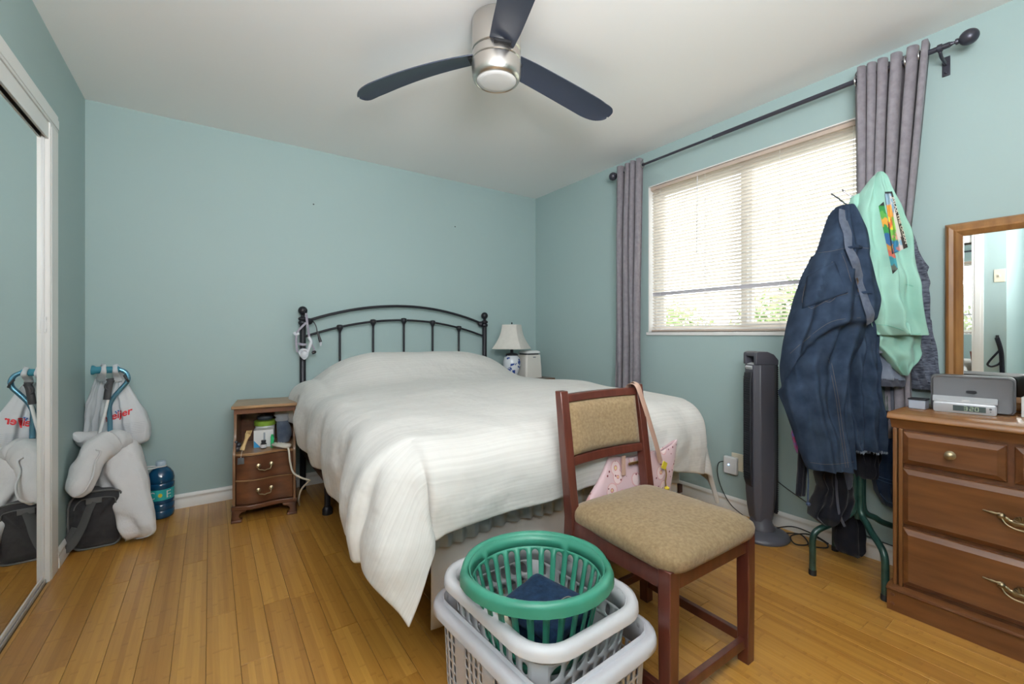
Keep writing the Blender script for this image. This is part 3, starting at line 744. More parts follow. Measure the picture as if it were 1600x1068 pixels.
obj('clear_bag_top', MB().loft([[N(.25 + w * math.cos(a * PI / 8) + .004 * fbm(a, j), .19 + .02 * math.sin(a * PI / 8), SZ + .14 + j * .012) for a in range(16)] for j, w in enumerate((.036, .042, .034, .046, .040, .045))]), mat('clear_film', (.75, .78, .8), .25, alpha=.45), pc)
comb = MB(); yel = wood('pale_bamboo', (.55, .36, .14), (.66, .46, .2), 'Z', .5)
a0, b0 = N(.045, .03, SZ + .012), N(.072, .075, SZ + .095)
comb.tube([a0, lerp(a0, b0, .3), lerp(a0, b0, .7), b0], [(.013, .004), (.009, .004), (.009, .004), (.016, .004)], 8, flat=NXv)
for k in range(4): q = b0 + NXv * (-.012 + .008 * k); comb.tube([q, q + (b0 - a0).normalized() * .022], .0028, 5)
cb = obj('back_scratcher', comb, yel, None); tag(cb, 'pale bamboo back scratcher leaning inside the open shelf', 'back scratcher')
tg = thing('price_tag', 'small dark square tag hanging over the shelf edge', 'tag', N(.035, -.03, SZ))
obj('card', MB().box((.028, -.030, SZ - .055), (.060, -.028, SZ - .018), NM), mat('grey_tag', (.09, .1, .11), .5), tg, bevel=.0005)
obj('string', MB().tube([N(.044, -.029, SZ - .02), N(.046, -.016, SZ + .004), N(.048, .02, SZ + .012)], .001, 5), card, tg)
kn = MB(); 
for k, (dx, dz, r) in enumerate(((0, .018, .018), (.008, .042, .013), (-.004, .058, .010), (.012, .018, .012))): kn.lathe([(.001, -r)] + [(r * math.cos(a), r * math.sin(a)) for a in (-1.0, -.5, 0, .5, 1.0)] + [(.001, r)], N(.018 + dx, .05, SZ + dz), 12)
kk = obj('trinket', kn, mat('dark_trinket', (.03, .03, .04), .3), None); tag(kk, 'dark little trinket in the left corner of the shelf', 'ornament')
# telephone handset and its cord
creamp = mat('cream_plastic', (.72, .68, .60), .35)
hs = thing('bed_remote', 'cream bed remote handset lying on the nightstand shelf edge', 'remote', N(.265, .03, SZ))
c0, c1 = P(437, 681, 2.90), P(457, 693, 2.80)
c0, c1 = N(.212, .075, SZ + .017), N(.285, -.022, SZ + .022)
obj('body', MB().tube([c0 + (c0 - c1) * .05, c0, lerp(c0, c1, .5), c1, c1 + (c1 - c0) * .08], [(.010, .012), (.013, .023), (.014, .026), (.015, .025), (.008, .012)], 14, flat=(0, 0, 1)), creamp, hs, sharp=60)
bt = MB()
for k in range(3):
    for s_ in (-.008, .008): q = lerp(c0, c1, .2 + .2 * k) + Vector((0, 0, .0125)) + NXv * s_; bt.lathe([(.004, 0), (.004, .003), (.001, .0035)], q, 8)
obj('button', bt, mat('cream_button', (.6, .57, .5), .4), hs)
obj('cord', MB().tube(spline([c1 + Vector((0, 0, -.003)), N(.292, -.045, SZ - .01), N(.298, -.05, SZ - .07), N(.315, -.05, SZ - .135), N(.36, -.06, SZ - .17), N(.40, -.075, SZ - .185), N(.395, -.06, SZ - .20), N(.36, -.02, SZ - .25), N(.345, .02, SZ - .32), N(.35, .10, .01)], 6), .0055, 8), creamp, hs)

# ------------------------------------------------------------------ right bedside table, lamp, bin (mostly behind the bed)
NR = wood('brown_table', (.10, .045, .022), (.17, .08, .04), 'X', .4)
nt = thing('bedside_table', 'brown wooden bedside table in the corner, mostly hidden behind the duvet', 'nightstand', (2.93, -.24, 0))
obj('top', MB().box((2.74, -.42, .675), (3.16, -.05, .70)), NR, nt, bevel=.004)
obj('body', MB().box((2.755, -.405, .35), (3.145, -.06, .675)), NR, nt, bevel=.003)
for i in range(2): 
    dd = obj('drawer', MB().box((2.775, -.418, .37 + .15 * i), (3.125, -.405, .50 + .15 * i)), NR, nt, bevel=.004)
    obj('knob', MB().lathe([(.005, 0), (.005, .01), (.012, .014), (.012, .022), (.001, .026)], (2.95, -.418, .435 + .15 * i), 14, Matrix.Rotation(PI / 2, 3, 'X')), brassm, dd)
for x in (2.775, 3.125):
    for y in (-.385, -.08): obj('leg', MB().tube([(x, y, 0), (x, y, .35)], [.013, .020], 10), NR, nt)
LPX, LPY = 2.800, -.25
porc = mat('blue_white_porcelain', (.7, .72, .75), .15, coat=.5)
vv = coords(porc, 'Object', (1, 1, 1)); vo = nd(porc, 'ShaderNodeTexVoronoi', Scale=24); n3 = nd(porc, 'ShaderNodeTexNoise', Scale=26, Detail=2)
lk(porc, vv, n3.inputs['Vector']); mxv = nd(porc, 'ShaderNodeMix', data_type='VECTOR'); mxv.inputs[0].default_value = .06
lk(porc, vv, mxv.inputs[4]); lk(porc, n3.outputs['Color'], mxv.inputs[5]); lk(porc, mxv.outputs[1], vo.inputs['Vector'])
pr_ = nd(porc, 'ShaderNodeValToRGB'); ee = pr_.color_ramp.elements; ee[0].position = .0; ee[0].color = (.02, .06, .30, 1); ee[1].position = .46; ee[1].color = (.70, .73, .78, 1)
e2 = ee.new(.34); e2.color = (.03, .07, .28, 1); lk(porc, vo.outputs['Distance'], pr_.inputs[0]); lk(porc, pr_.outputs[0], bsdf(porc).inputs['Base Color'])
lamp = thing('table_lamp', 'table lamp with blue and white porcelain jar base and cream bell shade', 'lamp', (LPX, LPY, .70))
obj('jar', MB().lathe([(.050, .722), (.048, .735), (.062, .765), (.078, .81), (.080, .85), (.070, .888), (.052, .905), (.044, .915), (.042, .918)], (LPX, LPY, 0), 32), porc, lamp, sharp=60)
obj('base_plinth', MB().lathe([(.060, .70), (.060, .712), (.052, .722)], (LPX, LPY, 0), 24), dk, lamp)
obj('neck', MB().lathe([(.056, .905), (.056, .913), (.048, .922), (.030, .926), (.013, .930), (.013, .985), (.010, .99)], (LPX, LPY, 0), 20), dk, lamp)
shade_m = cloth('cream_shade_fabric', (.72, .69, .64), (.78, .75, .70), 30, 0, transl=.15)
def shade():
    rings = []
    for j in range(13):
        v = j / 12; r = lerp(.160, .078, v) - .018 * math.sin(PI * v); z = lerp(.965, 1.178, v); ring = []
        for k in range(24):
            a = 2 * PI * k / 24 + .60; m_ = (k % 6) / 6
            # square section with softly cut corners
            c, s = math.cos(2 * PI * k / 24), math.sin(2 * PI * k / 24); q = 1 / max(abs(c), abs(s)); q = min(q, 1.28)
            ring.append(Vector((LPX + r * q * math.cos(a + PI / 4 * 0) * .93, LPY + r * q * math.sin(a) * .93, z)))
        rings.append(ring)
    return MB().loft(rings, cap=False)
obj('shade', shade(), shade_m, lamp, solid=.002, sharp=25)
for zz, r in ((.967, .158), (1.176, .077)):
    tr_ = MB().tube([Vector((LPX + r * min(1.28, 1 / max(abs(math.cos(2 * PI * k / 24)), abs(math.sin(2 * PI * k / 24)))) * math.cos(2 * PI * k / 24 + .6) * .93, LPY + r * min(1.28, 1 / max(abs(math.cos(2 * PI * k / 24)), abs(math.sin(2 * PI * k / 24)))) * math.sin(2 * PI * k / 24 + .6) * .93, zz)) for k in range(25)], .003, 6)
    obj('shade_trim', tr_, shade_m, lamp)
obj('harp_finial', MB().lathe([(.003, .985), (.003, 1.185), (.006, 1.188), (.007, 1.194), (.001, 1.20)], (LPX, LPY, 0), 10), dk, lamp)
bn = thing('bedside_machine', 'white plastic breathing machine with a raised rounded lid beside the lamp', 'appliance', (2.985, -.25, .70))
def rrect(cx, cy, hx, hy, z, n=6, r=.02):
    out = []
    for (sx, sy, a0_) in ((1, 1, 0), (-1, 1, PI / 2), (-1, -1, PI), (1, -1, 3 * PI / 2)):
        for k in range(n + 1):
            a = a0_ + PI / 2 * k / n; out.append(Vector((cx + sx * (hx - r) + r * math.cos(a), cy + sy * (hy - r) + r * math.sin(a), z)))
    return out
BXc, BYc = 2.992, -.25
obj('housing', MB().loft([rrect(BXc, BYc, h, h * .85, z) for h, z in ((.094, .702), (.092, .78), (.084, .905), (.082, .908))]), mat('ivory_plastic', (.66, .63, .58), .35), bn, sharp=40)
obj('dark_slot', MB().loft([rrect(BXc, BYc, h, h * .85, z) for h, z in ((.074, .907), (.072, .923))]), dk, bn)
obj('lid', MB().loft([rrect(BXc + .002, BYc, h, h * .85, z) for h, z in ((.078, .921), (.082, .926), (.078, .938), (.06, .945), (.02, .948))]), whitep, bn, sharp=60)
obj('badge', MB().box((BXc - .01, BYc - .0745, .882), (BXc + .02, BYc - .0725, .892)), mat('grey_badge', (.2, .22, .25), .4), bn)

# ------------------------------------------------------------------ dining chair at the bed foot
cher = wood('cherry_wood', (.075, .018, .012), (.13, .035, .022), 'Z', .32, 5, 8)
tweed = cloth('tan_tweed', (.23, .155, .08), (.33, .235, .13), 90, 420)
CXL, CXR, CYF, CYB = 1.655, 2.072, -2.692, -2.285
ch = thing('dining_chair', 'cherry wood dining chair with tan upholstered seat and back', 'chair', ((CXL + CXR) / 2, (CYF + CYB) / 2, 0))
for x in (CXL, CXR):
    obj('front_leg', MB().loft([[Vector((x + a * h, CYF + b * h, z)) for a, b in ((-1, -1), (1, -1), (1, 1), (-1, 1))] for h, z in ((.019, 0), (.021, .3), (.021, .435))]), cher, ch, bevel=.003)
    mb = MB(); rings = []
    for z, y, hy in ((0, CYB - .00, .019), (.25, CYB + .004, .021), (.44, CYB - .008, .022), (.55, CYB + .006, .020), (.72, CYB + .028, .019), (.885, CYB + .050, .016)):
        rings.append([Vector((x + a * .0185, y + b * hy, z)) for a, b in ((-1, -1), (1, -1), (1, 1), (-1, 1))])
    obj('back_post', mb.loft(rings), cher, ch, bevel=.003)
    obj('side_rail', MB().box((x - .011, CYF + .02, .370), (x + .011, CYB - .018, .435)), cher, ch, bevel=.002)
    obj('side_stretcher', MB().box((x - .010, CYF + .02, .058), (x + .010, CYB - .018, .090)), cher, ch, bevel=.002)
obj('front_rail', MB().box((CXL + .02, CYF - .012, .370), (CXR - .02, CYF + .012, .435)), cher, ch, bevel=.002)
obj('back_rail', MB().box((CXL + .018, CYB - .018, .370), (CXR - .018, CYB + .006, .435)), cher, ch, bevel=.002)
obj('front_stretcher', MB().box((CXL + .018, CYF - .008, .050), (CXR - .018, CYF + .012, .082)), cher, ch, bevel=.002)
obj('back_stretcher', MB().box((CXL + .018, CYB - .010, .10), (CXR - .018, CYB + .010, .132)), cher, ch, bevel=.002)
def yb(z): return CYB + interp([(.44, -.008), (.55, .006), (.72, .028), (.885, .050)], z)
def arcrail(z0, z1, bow):
    rings = []
    for i in range(13):
        u = i / 12; x = lerp(CXL + .017, CXR - .017, u); o_ = bow * (1 - (2 * u - 1) ** 2)
        rings.append([Vector((x, yb(z0) - .011 + o_, z0)), Vector((x, yb(z0) + .011 + o_, z0)), Vector((x, yb(z1) + .011 + o_, z1)), Vector((x, yb(z1) - .011 + o_, z1))])
    return MB().loft(rings)
obj('crest_rail', arcrail(.842, .872, .018), cher, ch, bevel=.003)
obj('lower_back_rail', arcrail(.615, .648, .018), cher, ch, bevel=.003)
rows = []; NP = 20
front, back = [], []
for j in range(15):
    z = lerp(.650, .840, j / 14); vz = abs(2 * j / 14 - 1)
    row = []
    for i in range(NP + 1):
        u = i / NP; x = lerp(CXL + .022, CXR - .022, u); vx = abs(2 * u - 1)
        dome = .024 * (max(0, 1 - vx ** 6) ** .5) * (max(0, 1 - vz ** 5) ** .5)
        row.append((x, z, yb(z) + .018 * (1 - (2 * u - 1) ** 2), dome))
    front.append([Vector((x, y - .004 - d, z)) for x, z, y, d in row]); back.append([Vector((x, y + .006 + d * .3, z)) for x, z, y, d in row])
bp = MB().loft(front, False, False); bp.loft(back, False, False)
obj('back_cushion', bp, tweed, ch, sharp=70)
# seat cushion: domed, with rounded corners, wider at the front
def seat_ring(sx, sy, z, n=40):
    out = []; cx, cy = (CXL + CXR) / 2, (CYF + CYB) / 2 - .012
    for k in range(n):
        a = 2 * PI * k / n; c, s = math.cos(a), math.sin(a); e_ = .22
        ux = math.copysign(abs(c) ** e_, c); uy = math.copysign(abs(s) ** e_, s)
        m = max(abs(ux), abs(uy)); wide = lerp(.238, .218, (uy + 1) / 2)
        out.append(Vector((cx + ux * wide * sx, cy + uy * .232 * sy - (.012 if uy < 0 else 0) * (1 - ux * ux) * 0, z)))
    return out
sc = [(.94, .425), (.975, .428), (.995, .440), (1.0, .455), (.985, .468), (.94, .479), (.86, .489), (.7, .499), (.5, .505), (.3, .508), (.1, .509)]
obj('seat_cushion', MB().loft([seat_ring(q, q, z) for q, z in sc]), tweed, ch, sharp=75)

# pink floral tote bag hanging behind the chair back
pinkm = mat('pink_floral_fabric', (.6, .4, .42), .85, sheen=.2)
vc = coords(pinkm, 'Object', (1, 1, 1)); v1 = nd(pinkm, 'ShaderNodeTexVoronoi', Scale=14); lk(pinkm, vc, v1.inputs['Vector'])
r1 = nd(pinkm, 'ShaderNodeValToRGB'); r1.color_ramp.interpolation = 'CONSTANT'; q = r1.color_ramp.elements
q[0].position = 0; q[0].color = (.75, .6, .3, 1); q[1].position = .09; q[1].color = (.62, .20, .22, 1)
for p_, c_ in ((.14, (.80, .62, .62, 1)), (.36, (.66, .36, .37, 1)), (.42, (.66, .47, .50, 1))):
    e_ = q.new(p_); e_.color = c_
n4 = nd(pinkm, 'ShaderNodeTexNoise', Scale=18, Detail=2); lk(pinkm, vc, n4.inputs['Vector'])
am = nd(pinkm, 'ShaderNodeMath', operation='MULTIPLY_ADD'); am.inputs[1].default_value = .25; lk(pinkm, n4.outputs['Fac'], am.inputs[0])
sb_ = nd(pinkm, 'ShaderNodeMath', operation='SUBTRACT'); lk(pinkm, v1.outputs['Distance'], sb_.inputs[0]); sb_.inputs[1].default_value = .125
lk(pinkm, sb_.outputs[0], am.inputs[2]); lk(pinkm, am.outputs[0], r1.inputs[0])
v2 = nd(pinkm, 'ShaderNodeTexVoronoi', Scale=38); lk(pinkm, vc, v2.inputs['Vector'])
r2 = nd(pinkm, 'ShaderNodeValToRGB'); r2.color_ramp.interpolation = 'CONSTANT'; r2.color_ramp.elements[0].color = (1, 1, 1, 1); r2.color_ramp.elements[1].position = .17; r2.color_ramp.elements[1].color = (0, 0, 0, 1)
lk(pinkm, v2.outputs['Distance'], r2.inputs[0]); mk = nd(pinkm, 'ShaderNodeMix', data_type='RGBA'); lk(pinkm, r2.outputs[0], mk.inputs[0]); lk(pinkm, r1.outputs[0], mk.inputs[6]); mk.inputs[7].default_value = (.22, .05, .06, 1)
lk(pinkm, mk.outputs[2], bsdf(pinkm).inputs['Base Color'])
tanm = mat('tan_leather', (.50, .32, .25), .55); goldm = mat('yellow_tag', (.62, .50, .04), .35); gold = mat('gold_metal', (.7, .55, .25), .3, metal=1)
tote = thing('tote_bag', 'pink floral tote bag hanging behind the chair by a tan strap', 'bag', (2.08, -2.218, .38))
rings = []
for j in range(17):
    v = j / 16; z = lerp(.385, .575, v)
    xl = interp([(0, 1.76), (.3, 1.80), (.7, 1.87), (1, 1.925)], v); xr = interp([(0, 2.31), (.5, 2.335), (1, 2.375)], v)
    th = interp([(0, .022), (.4, .026), (.8, .020), (1, .010)], v); ring = []
    for k in range(48):
        a = 2 * PI * k / 48; c, s = math.cos(a), math.sin(a)
        x = lerp(xl, xr, (c + 1) / 2); y = -2.222 + math.copysign(abs(s) ** .6, s) * th * (1 + .25 * fbm(x * 14, z * 4, 2)) + .014 * fbm(x * 12, z * 9, 7) * v
        ring.append(Vector((x, y, z + (.010 * math.sin(x * 30) + .02 * abs(c)) * v)))
    rings.append(ring)
ins = [[p + Vector((0, 0, -.02)) for p in rings[-1]]]
obj('bag_body', MB().loft(rings, cap=False).add([p for p in rings[0]], [tuple(range(48))]), pinkm, tote, solid=.003, sharp=80)
tp = bvh(MB().loft(rings, cap=False))
yp = yb(.87)
strap = spline([(2.02, -2.205, .60), (2.035, -2.200, .72), (2.040, -2.205, .82), (2.042, -2.212, .872), (2.042, -2.235, .886), (2.046, -2.262, .876), (2.075, -2.272, .80), (2.125, -2.268, .70), (2.175, -2.262, .60), (2.205, -2.255, .54)], 6)
obj('strap', MB().tube(strap, (.013, .0022) and [(.013, .0022)] * len(strap), 8, flat=(1, 0, 0)), tanm, tote)
strap2 = spline([(2.14, -2.205, .60), (2.115, -2.200, .72), (2.080, -2.208, .83), (2.060, -2.215, .878), (2.055, -2.236, .893), (2.062, -2.256, .876), (2.100, -2.245, .81), (2.120, -2.225, .76)], 6)
obj('strap', MB().tube(strap2, [(.008, .002)] * len(strap2), 8, flat=(1, 0, 0)), tanm, tote)
obj('strap_tab', MB().box((1.965, -2.252, .520), (1.985, -2.248, .600)), tanm, tote, bevel=.001)
obj('clasp_bar', MB().box((2.005, -2.254, .556), (2.070, -2.248, .566)), gold, tote, bevel=.001)
obj('yellow_tag', MB().box((-.016, -.002, -.016), (.016, .002, .016), Matrix.Translation((2.222, -2.262, .522)) @ Matrix.Rotation(.5, 4, 'Y')), goldm, tote, bevel=.002)
obj('charm_chain', MB().tube(spline([(2.235, -2.258, .51), (2.245, -2.256, .475), (2.238, -2.256, .445), (2.245, -2.256, .42)], 5), .003, 6), gold, tote)
obj('charm', MB().lathe([(.001, 0), (.010, .004), (.012, .014), (.001, .022)], (2.245, -2.258, .405), 10), goldm, tote)

# ------------------------------------------------------------------ laundry baskets
def outline(hx, hy, r, n=7, straight=8):
    """rounded rectangle as (x, y, nx, ny), evenly stepped on the sides"""
    out = []
    cs_ = [((hx - r, -(hy - r)), -PI / 2), ((hx - r, hy - r), 0), ((-(hx - r), hy - r), PI / 2), ((-(hx - r), -(hy - r)), PI)]
    for q in range(4):
        (cx, cy), a0_ = cs_[q]
        for k in range(n + 1): a = a0_ + PI / 2 * k / n; out.append((cx + r * math.cos(a), cy + r * math.sin(a), math.cos(a), math.sin(a)))
        (dx, dy), a1_ = cs_[(q + 1) % 4]; x0_, y0_ = out[-1][:2]; x1_, y1_ = dx + r * math.cos(a1_), dy + r * math.sin(a1_)
        for k in range(1, straight): t = k / straight; out.append((lerp(x0_, x1_, t), lerp(y0_, y1_, t), math.cos(a1_), math.sin(a1_)))
    return out
def sampler(pts):
    n = len(pts); L = [0]
    for i in range(n): a, b = pts[i], pts[(i + 1) % n]; L.append(L[-1] + math.hypot(b[0] - a[0], b[1] - a[1]))
    def f(s):
        s = (s % 1) * L[-1]
        for i in range(n):
            if s <= L[i + 1] + 1e-12:
                t = (s - L[i]) / max(L[i + 1] - L[i], 1e-9); a, b = pts[i], pts[(i + 1) % n]
                return tuple(lerp(a[k], b[k], t) for k in range(4))
        return pts[0]
    return f, L[-1]
def cell(mb, s0, s1, z0, z1, fn, hole=None, n=16):
    if hole is None:
        k = max(1, int(abs(s1 - s0) / .02)); vs = []
        for i in range(k + 1): s = lerp(s0, s1, i / k); vs += [fn(s, z0), fn(s, z1)]
        mb.add(vs, [(2 * i, 2 * i + 2, 2 * i + 3, 2 * i + 1) for i in range(k)]); return
    fx, fz, ex, sh = hole; vs = []
    if fx in ('st', 'leaf'): wx_, hz_m, cw_ = fz, ex, sh
    for k in range(n):
        a = 2 * PI * (k + .5) / n; c, s = math.cos(a), math.sin(a); m = max(abs(c), abs(s))
        ou, ov = .5 + .5 * c / m, .5 + .5 * s / m
        hx_ = 0 if fx in ('st', 'leaf') else math.copysign(abs(c) ** (2 / ex), c); hz_ = 0 if fx in ('st', 'leaf') else math.copysign(abs(s) ** (2 / ex), s)
        if fx == 'leaf':
            lx, lz = wx_ * c * abs(c) ** .5 * 1.0, hz_m * s; ca, sa = math.cos(-.6), math.sin(-.6)
            hu = .5 + (lx * ca - lz * sa) / cw_; hv = .5 + (lx * sa + lz * ca) / (z1 - z0)
        elif fx == 'st': hu = .5 + wx_ * c / cw_; hv = .5 + (math.copysign(hz_m - wx_, s) + wx_ * s) / (z1 - z0)
        else: hu, hv = .5 + .5 * fx * hx_, .5 + .5 * fz * hz_; hu += sh * (hv - .5)
        vs.append(fn(lerp(s0, s1, ou), lerp(z0, z1, ov))); vs.append(fn(lerp(s0, s1, hu), lerp(z0, z1, hv)))
    # corners of the cell
    mb.add(vs, [(2 * k, 2 * ((k + 1) % n), 2 * ((k + 1) % n) + 1, 2 * k + 1) for k in range(n)])
    for (u, v, kk) in ((0, 0, None), (1, 0, None), (1, 1, None), (0, 1, None)):
        p = fn(lerp(s0, s1, u), lerp(z0, z1, v))
        best = sorted(range(n), key=lambda k: (vs[2 * k] - p).length)[:2]
        mb.add([p, vs[2 * best[0]], vs[2 * best[1]]], [(0, 1, 2)])
def basket(name, label, M, hx, hy, r, h, taper, m, layout, lip, roll, group=None, cat='basket'):
    t = thing(name, label, cat, M.translation, group)
    f, Lg = sampler(outline(hx, hy, r))
    def fn(s, z):
        x, y, nx, ny = f(s); k = lerp(taper, 1, z / h); return M @ Vector((x * k, y * k, z))
    mb = MB(); layout(mb, fn, Lg)
    obj('basket_wall', mb, m, t, solid=.0028, sharp=50)
    base = [fn(i / 64, .002) for i in range(64)]; obj('basket_base', MB().add(base, [tuple(range(64))]), m, t, solid=.003)
    # rolled rim: a lip that goes out and turns down
    prof = lip; rings = []
    for k in range(96):
        x, y, nx, ny = f(k / 96); dz = roll(k / 96) if roll else 0
        rings.append([M @ Vector((x + nx * a, y + ny * a, h + b + dz)) for a, b in prof])
    rings.append(rings[0])
    obj('rim', MB().loft(rings, cap=False), m, t, sharp=60)
    return t
whiteb = mat('white_basket_plastic', (.64, .64, .67), .38); greyw = mat('pale_basket_plastic', (.58, .58, .62), .4)
def band(mb, fn, z0, z1, n=64):
    for i in range(n): cell(mb, i / n, (i + 1) / n, z0, z1, fn)
def lay_grid(mb, fn, Lg):
    band(mb, fn, 0, .03); 
    z0, z1, nr, nc = .03, .205, 6, 72
    for r_ in range(nr):
        for c in range(nc):
            g = (c % 6) in (0, 1) ; za, zb_ = lerp(z0, z1, r_ / nr), lerp(z0, z1, (r_ + 1) / nr)
            cell(mb, c / nc, (c + 1) / nc, za, zb_, fn, None if g else (.52, .82, 6, 0), 8)
    band(mb, fn, z1, .285)
def rot(cx, cy, z, a, tiltx=0, tilty=0): return Matrix.Translation((cx, cy, z)) @ Matrix.Rotation(a, 4, 'Z') @ Matrix.Rotation(tiltx, 4, 'X') @ Matrix.Rotation(tilty, 4, 'Y')
LIPW = [(-.002, -.012), (-.002, -.002), (.004, .004), (.016, .007), (.027, .003), (.032, -.008), (.033, -.022), (.030, -.024), (.028, -.010), (.024, -.003), (.012, 0), (.002, -.012)]
B1 = rot(1.390, -2.437, 0, math.radians(4))
basket('laundry_basket', 'bottom white laundry basket of the stack, with fine slotted walls', B1, .197, .258, .06, .27, .95, greyw, lay_grid, LIPW, None, 'stacked laundry baskets')
def lay_leaf(mb, fn, Lg):
    # perimeter starts on the near right corner; each side gets its own pattern of openings
    band(mb, fn, 0, .04)
    nc = 36; rowsz = [(.04, .085), (.085, .135), (.135, .185), (.185, .235)]
    for c in range(nc):
        s0, s1 = c / nc, (c + 1) / nc; x, y = (fn((s0 + s1) / 2, .2) - B2.translation).xy
        loc = B2.to_3x3().inverted() @ Vector((x, y, 0)); side = 'x' if abs(loc.x) > .13 else 'y'
        for ri, (za, zb_) in enumerate(rowsz):
            if side == 'y' and abs(loc.x) < .135: hole = ('leaf', .012, .0235, Lg / nc)
            elif side == 'x' and abs(loc.y) < .17 and ri == 3: hole = ('st', .0095, .016, Lg / nc)
            else: hole = None
            cell(mb, s0, s1, za, zb_, fn, hole, 16)
    band(mb, fn, .235, .288)
B2 = rot(1.378, -2.438, .072, math.radians(3), math.radians(0), math.radians(1))
def roll2(s): return 0
basket('laundry_basket', 'white laundry basket with leaf shaped openings, second in the stack', B2, .180, .226, .080, .288, .86, whiteb, lay_leaf, LIPW, None, 'stacked laundry baskets')
greenb = mat('green_basket_plastic', (.07, .36, .25), .35); noisy(greenb, (.035, .23, .155), (.06, .30, .205), 6, 3)
def lay_slots(mb, fn, Lg):
    band(mb, fn, 0, .03); nc = 28
    for c in range(nc): cell(mb, c / nc, (c + 1) / nc, .03, .180, fn, ('st', .0120, .066, Lg / nc), 20)
    band(mb, fn, .180, .213)
LIPG = [(-.001, -.012), (-.001, -.001), (.005, .005), (.014, .007), (.022, .003), (.025, -.006), (.026, -.027), (.023, -.027), (.021, -.010), (.014, -.001), (.002, -.012)]
def rollg(s): return -.014 * max(0, math.cos(4 * PI * (s - .10))) ** 6
B3 = rot(1.356, -2.475, .228, math.radians(20), math.radians(-1.5), math.radians(1.0))
basket('laundry_basket', 'round green laundry basket on top of the two white baskets', B3, .190, .190, .185, .213, .72, greenb, lay_slots, LIPG, rollg, 'stacked laundry baskets')
denim1 = cloth('dark_denim', (.004, .014, .040), (.012, .036, .085), 60, 500, rough=.95, sheen=.05)
stitch = mat('pale_stitching', (.32, .27, .22), .8)
fj = thing('folded_jeans', 'folded dark blue jeans lying in the green basket', 'jeans', (1.36, -2.50, .262))
mj = MB()
JM = Matrix.Translation((1.375, -2.495, .262)) @ Matrix.Rotation(math.radians(-78), 4, 'Z') @ Matrix.Rotation(math.radians(6), 4, 'X')
def fold_layer(z, th, w, l, seed):
    rings = []
    for j in range(15):
        v = j / 14 * 2 - 1; k = max(0, 1 - abs(v) ** 8) ** .5; ring = []
        for i in range(28):
            a = 2 * PI * i / 28; c, s = math.cos(a), math.sin(a); cx = math.copysign(abs(c) ** .35, c); cz = math.copysign(abs(s) ** .55, s)
            x, y = cx * w * lerp(.93, 1, k), v * l
            ring.append(JM @ Vector((x + .004 * fbm(y * 20, seed), y, z + th / 2 + cz * th / 2 * k * (1 + .25 * fbm(x * 14, y * 14, seed)) + .006 * fbm(x * 8, y * 8, seed + 3))))
        rings.append(ring)
    return MB().loft(rings)
for q, (z, th, w, l) in enumerate(((0, .045, .100, .090), (.044, .045, .108, .098))):
    m1 = fold_layer(z, th, w, l, q * 3.1); o = obj('folded_layer', m1, denim1, fj, sharp=80)
jt = bvh(m1)
for q in ([(795, 950), (798, 938), (806, 936), (811, 946)], [(870, 950), (876, 938), (888, 932), (898, 936)]):
    s_ = seam(jt, q, .0012)
    if s_.v: obj('stitching', s_, stitch, fj)
beig = fold_layer(.0, .07, .03, .05, 9); 
bt_ = MB().add([v + Vector((-.105, .055, -.0)) for v in beig.v], beig.f)
o = obj('beige_towel', bt_, cloth('beige_terry', (.42, .36, .28), (.55, .48, .38), 40, 120), None); tag(o, 'rolled beige cloth beside the folded jeans in the green basket', 'towel')
greypl = mat('grey_handle_insert', (.38, .38, .42), .4)

# ------------------------------------------------------------------ tower fan
TFX, TFY = 3.062, -2.262
fanm = mat('charcoal_plastic', (.085, .085, .105), .4); fand = mat('dark_grille', (.025, .025, .032), .5)
tf = thing('tower_fan', 'tall charcoal grey tower fan on a round base by the wall', 'fan', (TFX, TFY, 0))
obj('base', MB().lathe([(.135, 0), (.138, .006), (.136, .014), (.122, .026), (.085, .040), (.066, .044)], (TFX, TFY, 0), 48), fanm, tf, sharp=50)
obj('base_ring', MB().lathe([(.070, .040), (.070, .052), (.055, .075), (.050, .11)], (TFX, TFY, 0), 40), fanm, tf, sharp=50)
FA = math.atan2(TFX - CAM.x, -(TFY - CAM.y)) - math.radians(28)
def TF(x, y, z):     # local: -y is the fan's front
    a = math.radians(-122) ; c, s = math.cos(a), math.sin(a)
    return Vector((TFX + x * c - y * s, TFY + x * s + y * c, z))
octa = [(-.040, -.066), (.040, -.066), (.063, -.040), (.063, .035), (.045, .060), (-.045, .060), (-.063, .035), (-.063, -.040)]
zs = [(.085, .68), (.10, .76), (.16, .88), (.24, .96), (.40, 1.0), (.93, 1.0)]
obj('body', MB().loft([[TF(x * k, y * k, z) for x, y in octa] for z, k in zs]), fanm, tf, bevel=.004, sharp=30)
hm = MB()
hp = [(-.063, .93), (.060, .93), (.060, .955), (.035, .985), (.0, 1.0), (-.045, 1.0), (-.060, .995), (-.063, .985)]
for x0_, x1_ in ((-.060, -.036), (.036, .060)): hm.prism(hp, lambda p, a=x0_: TF(a, p[0], p[1]), lambda p, a=x1_: TF(a, p[0], p[1]))
hm.prism([(-.063, .985), (-.060, .995), (-.045, 1.0), (0, 1.0), (.02, .993), (.02, .978), (-.063, .975)], lambda p: TF(-.037, p[0], p[1]), lambda p: TF(.037, p[0], p[1]))
hm.prism([(.02, .93), (.060, .93), (.060, .955), (.035, .985), (.02, .993)], lambda p: TF(-.037, p[0], p[1]), lambda p: TF(.037, p[0], p[1]))
obj('carry_handle', hm, fanm, tf, bevel=.003, sharp=30)
obj('control_panel', MB().prism([(-.072, .915), (-.060, .932), (-.035, .940), (-.035, .925), (-.064, .90)], lambda p: TF(-.03, p[0], p[1]), lambda p: TF(.03, p[0], p[1])), mat('light_panel', (.55, .56, .58), .3), tf, bevel=.001)
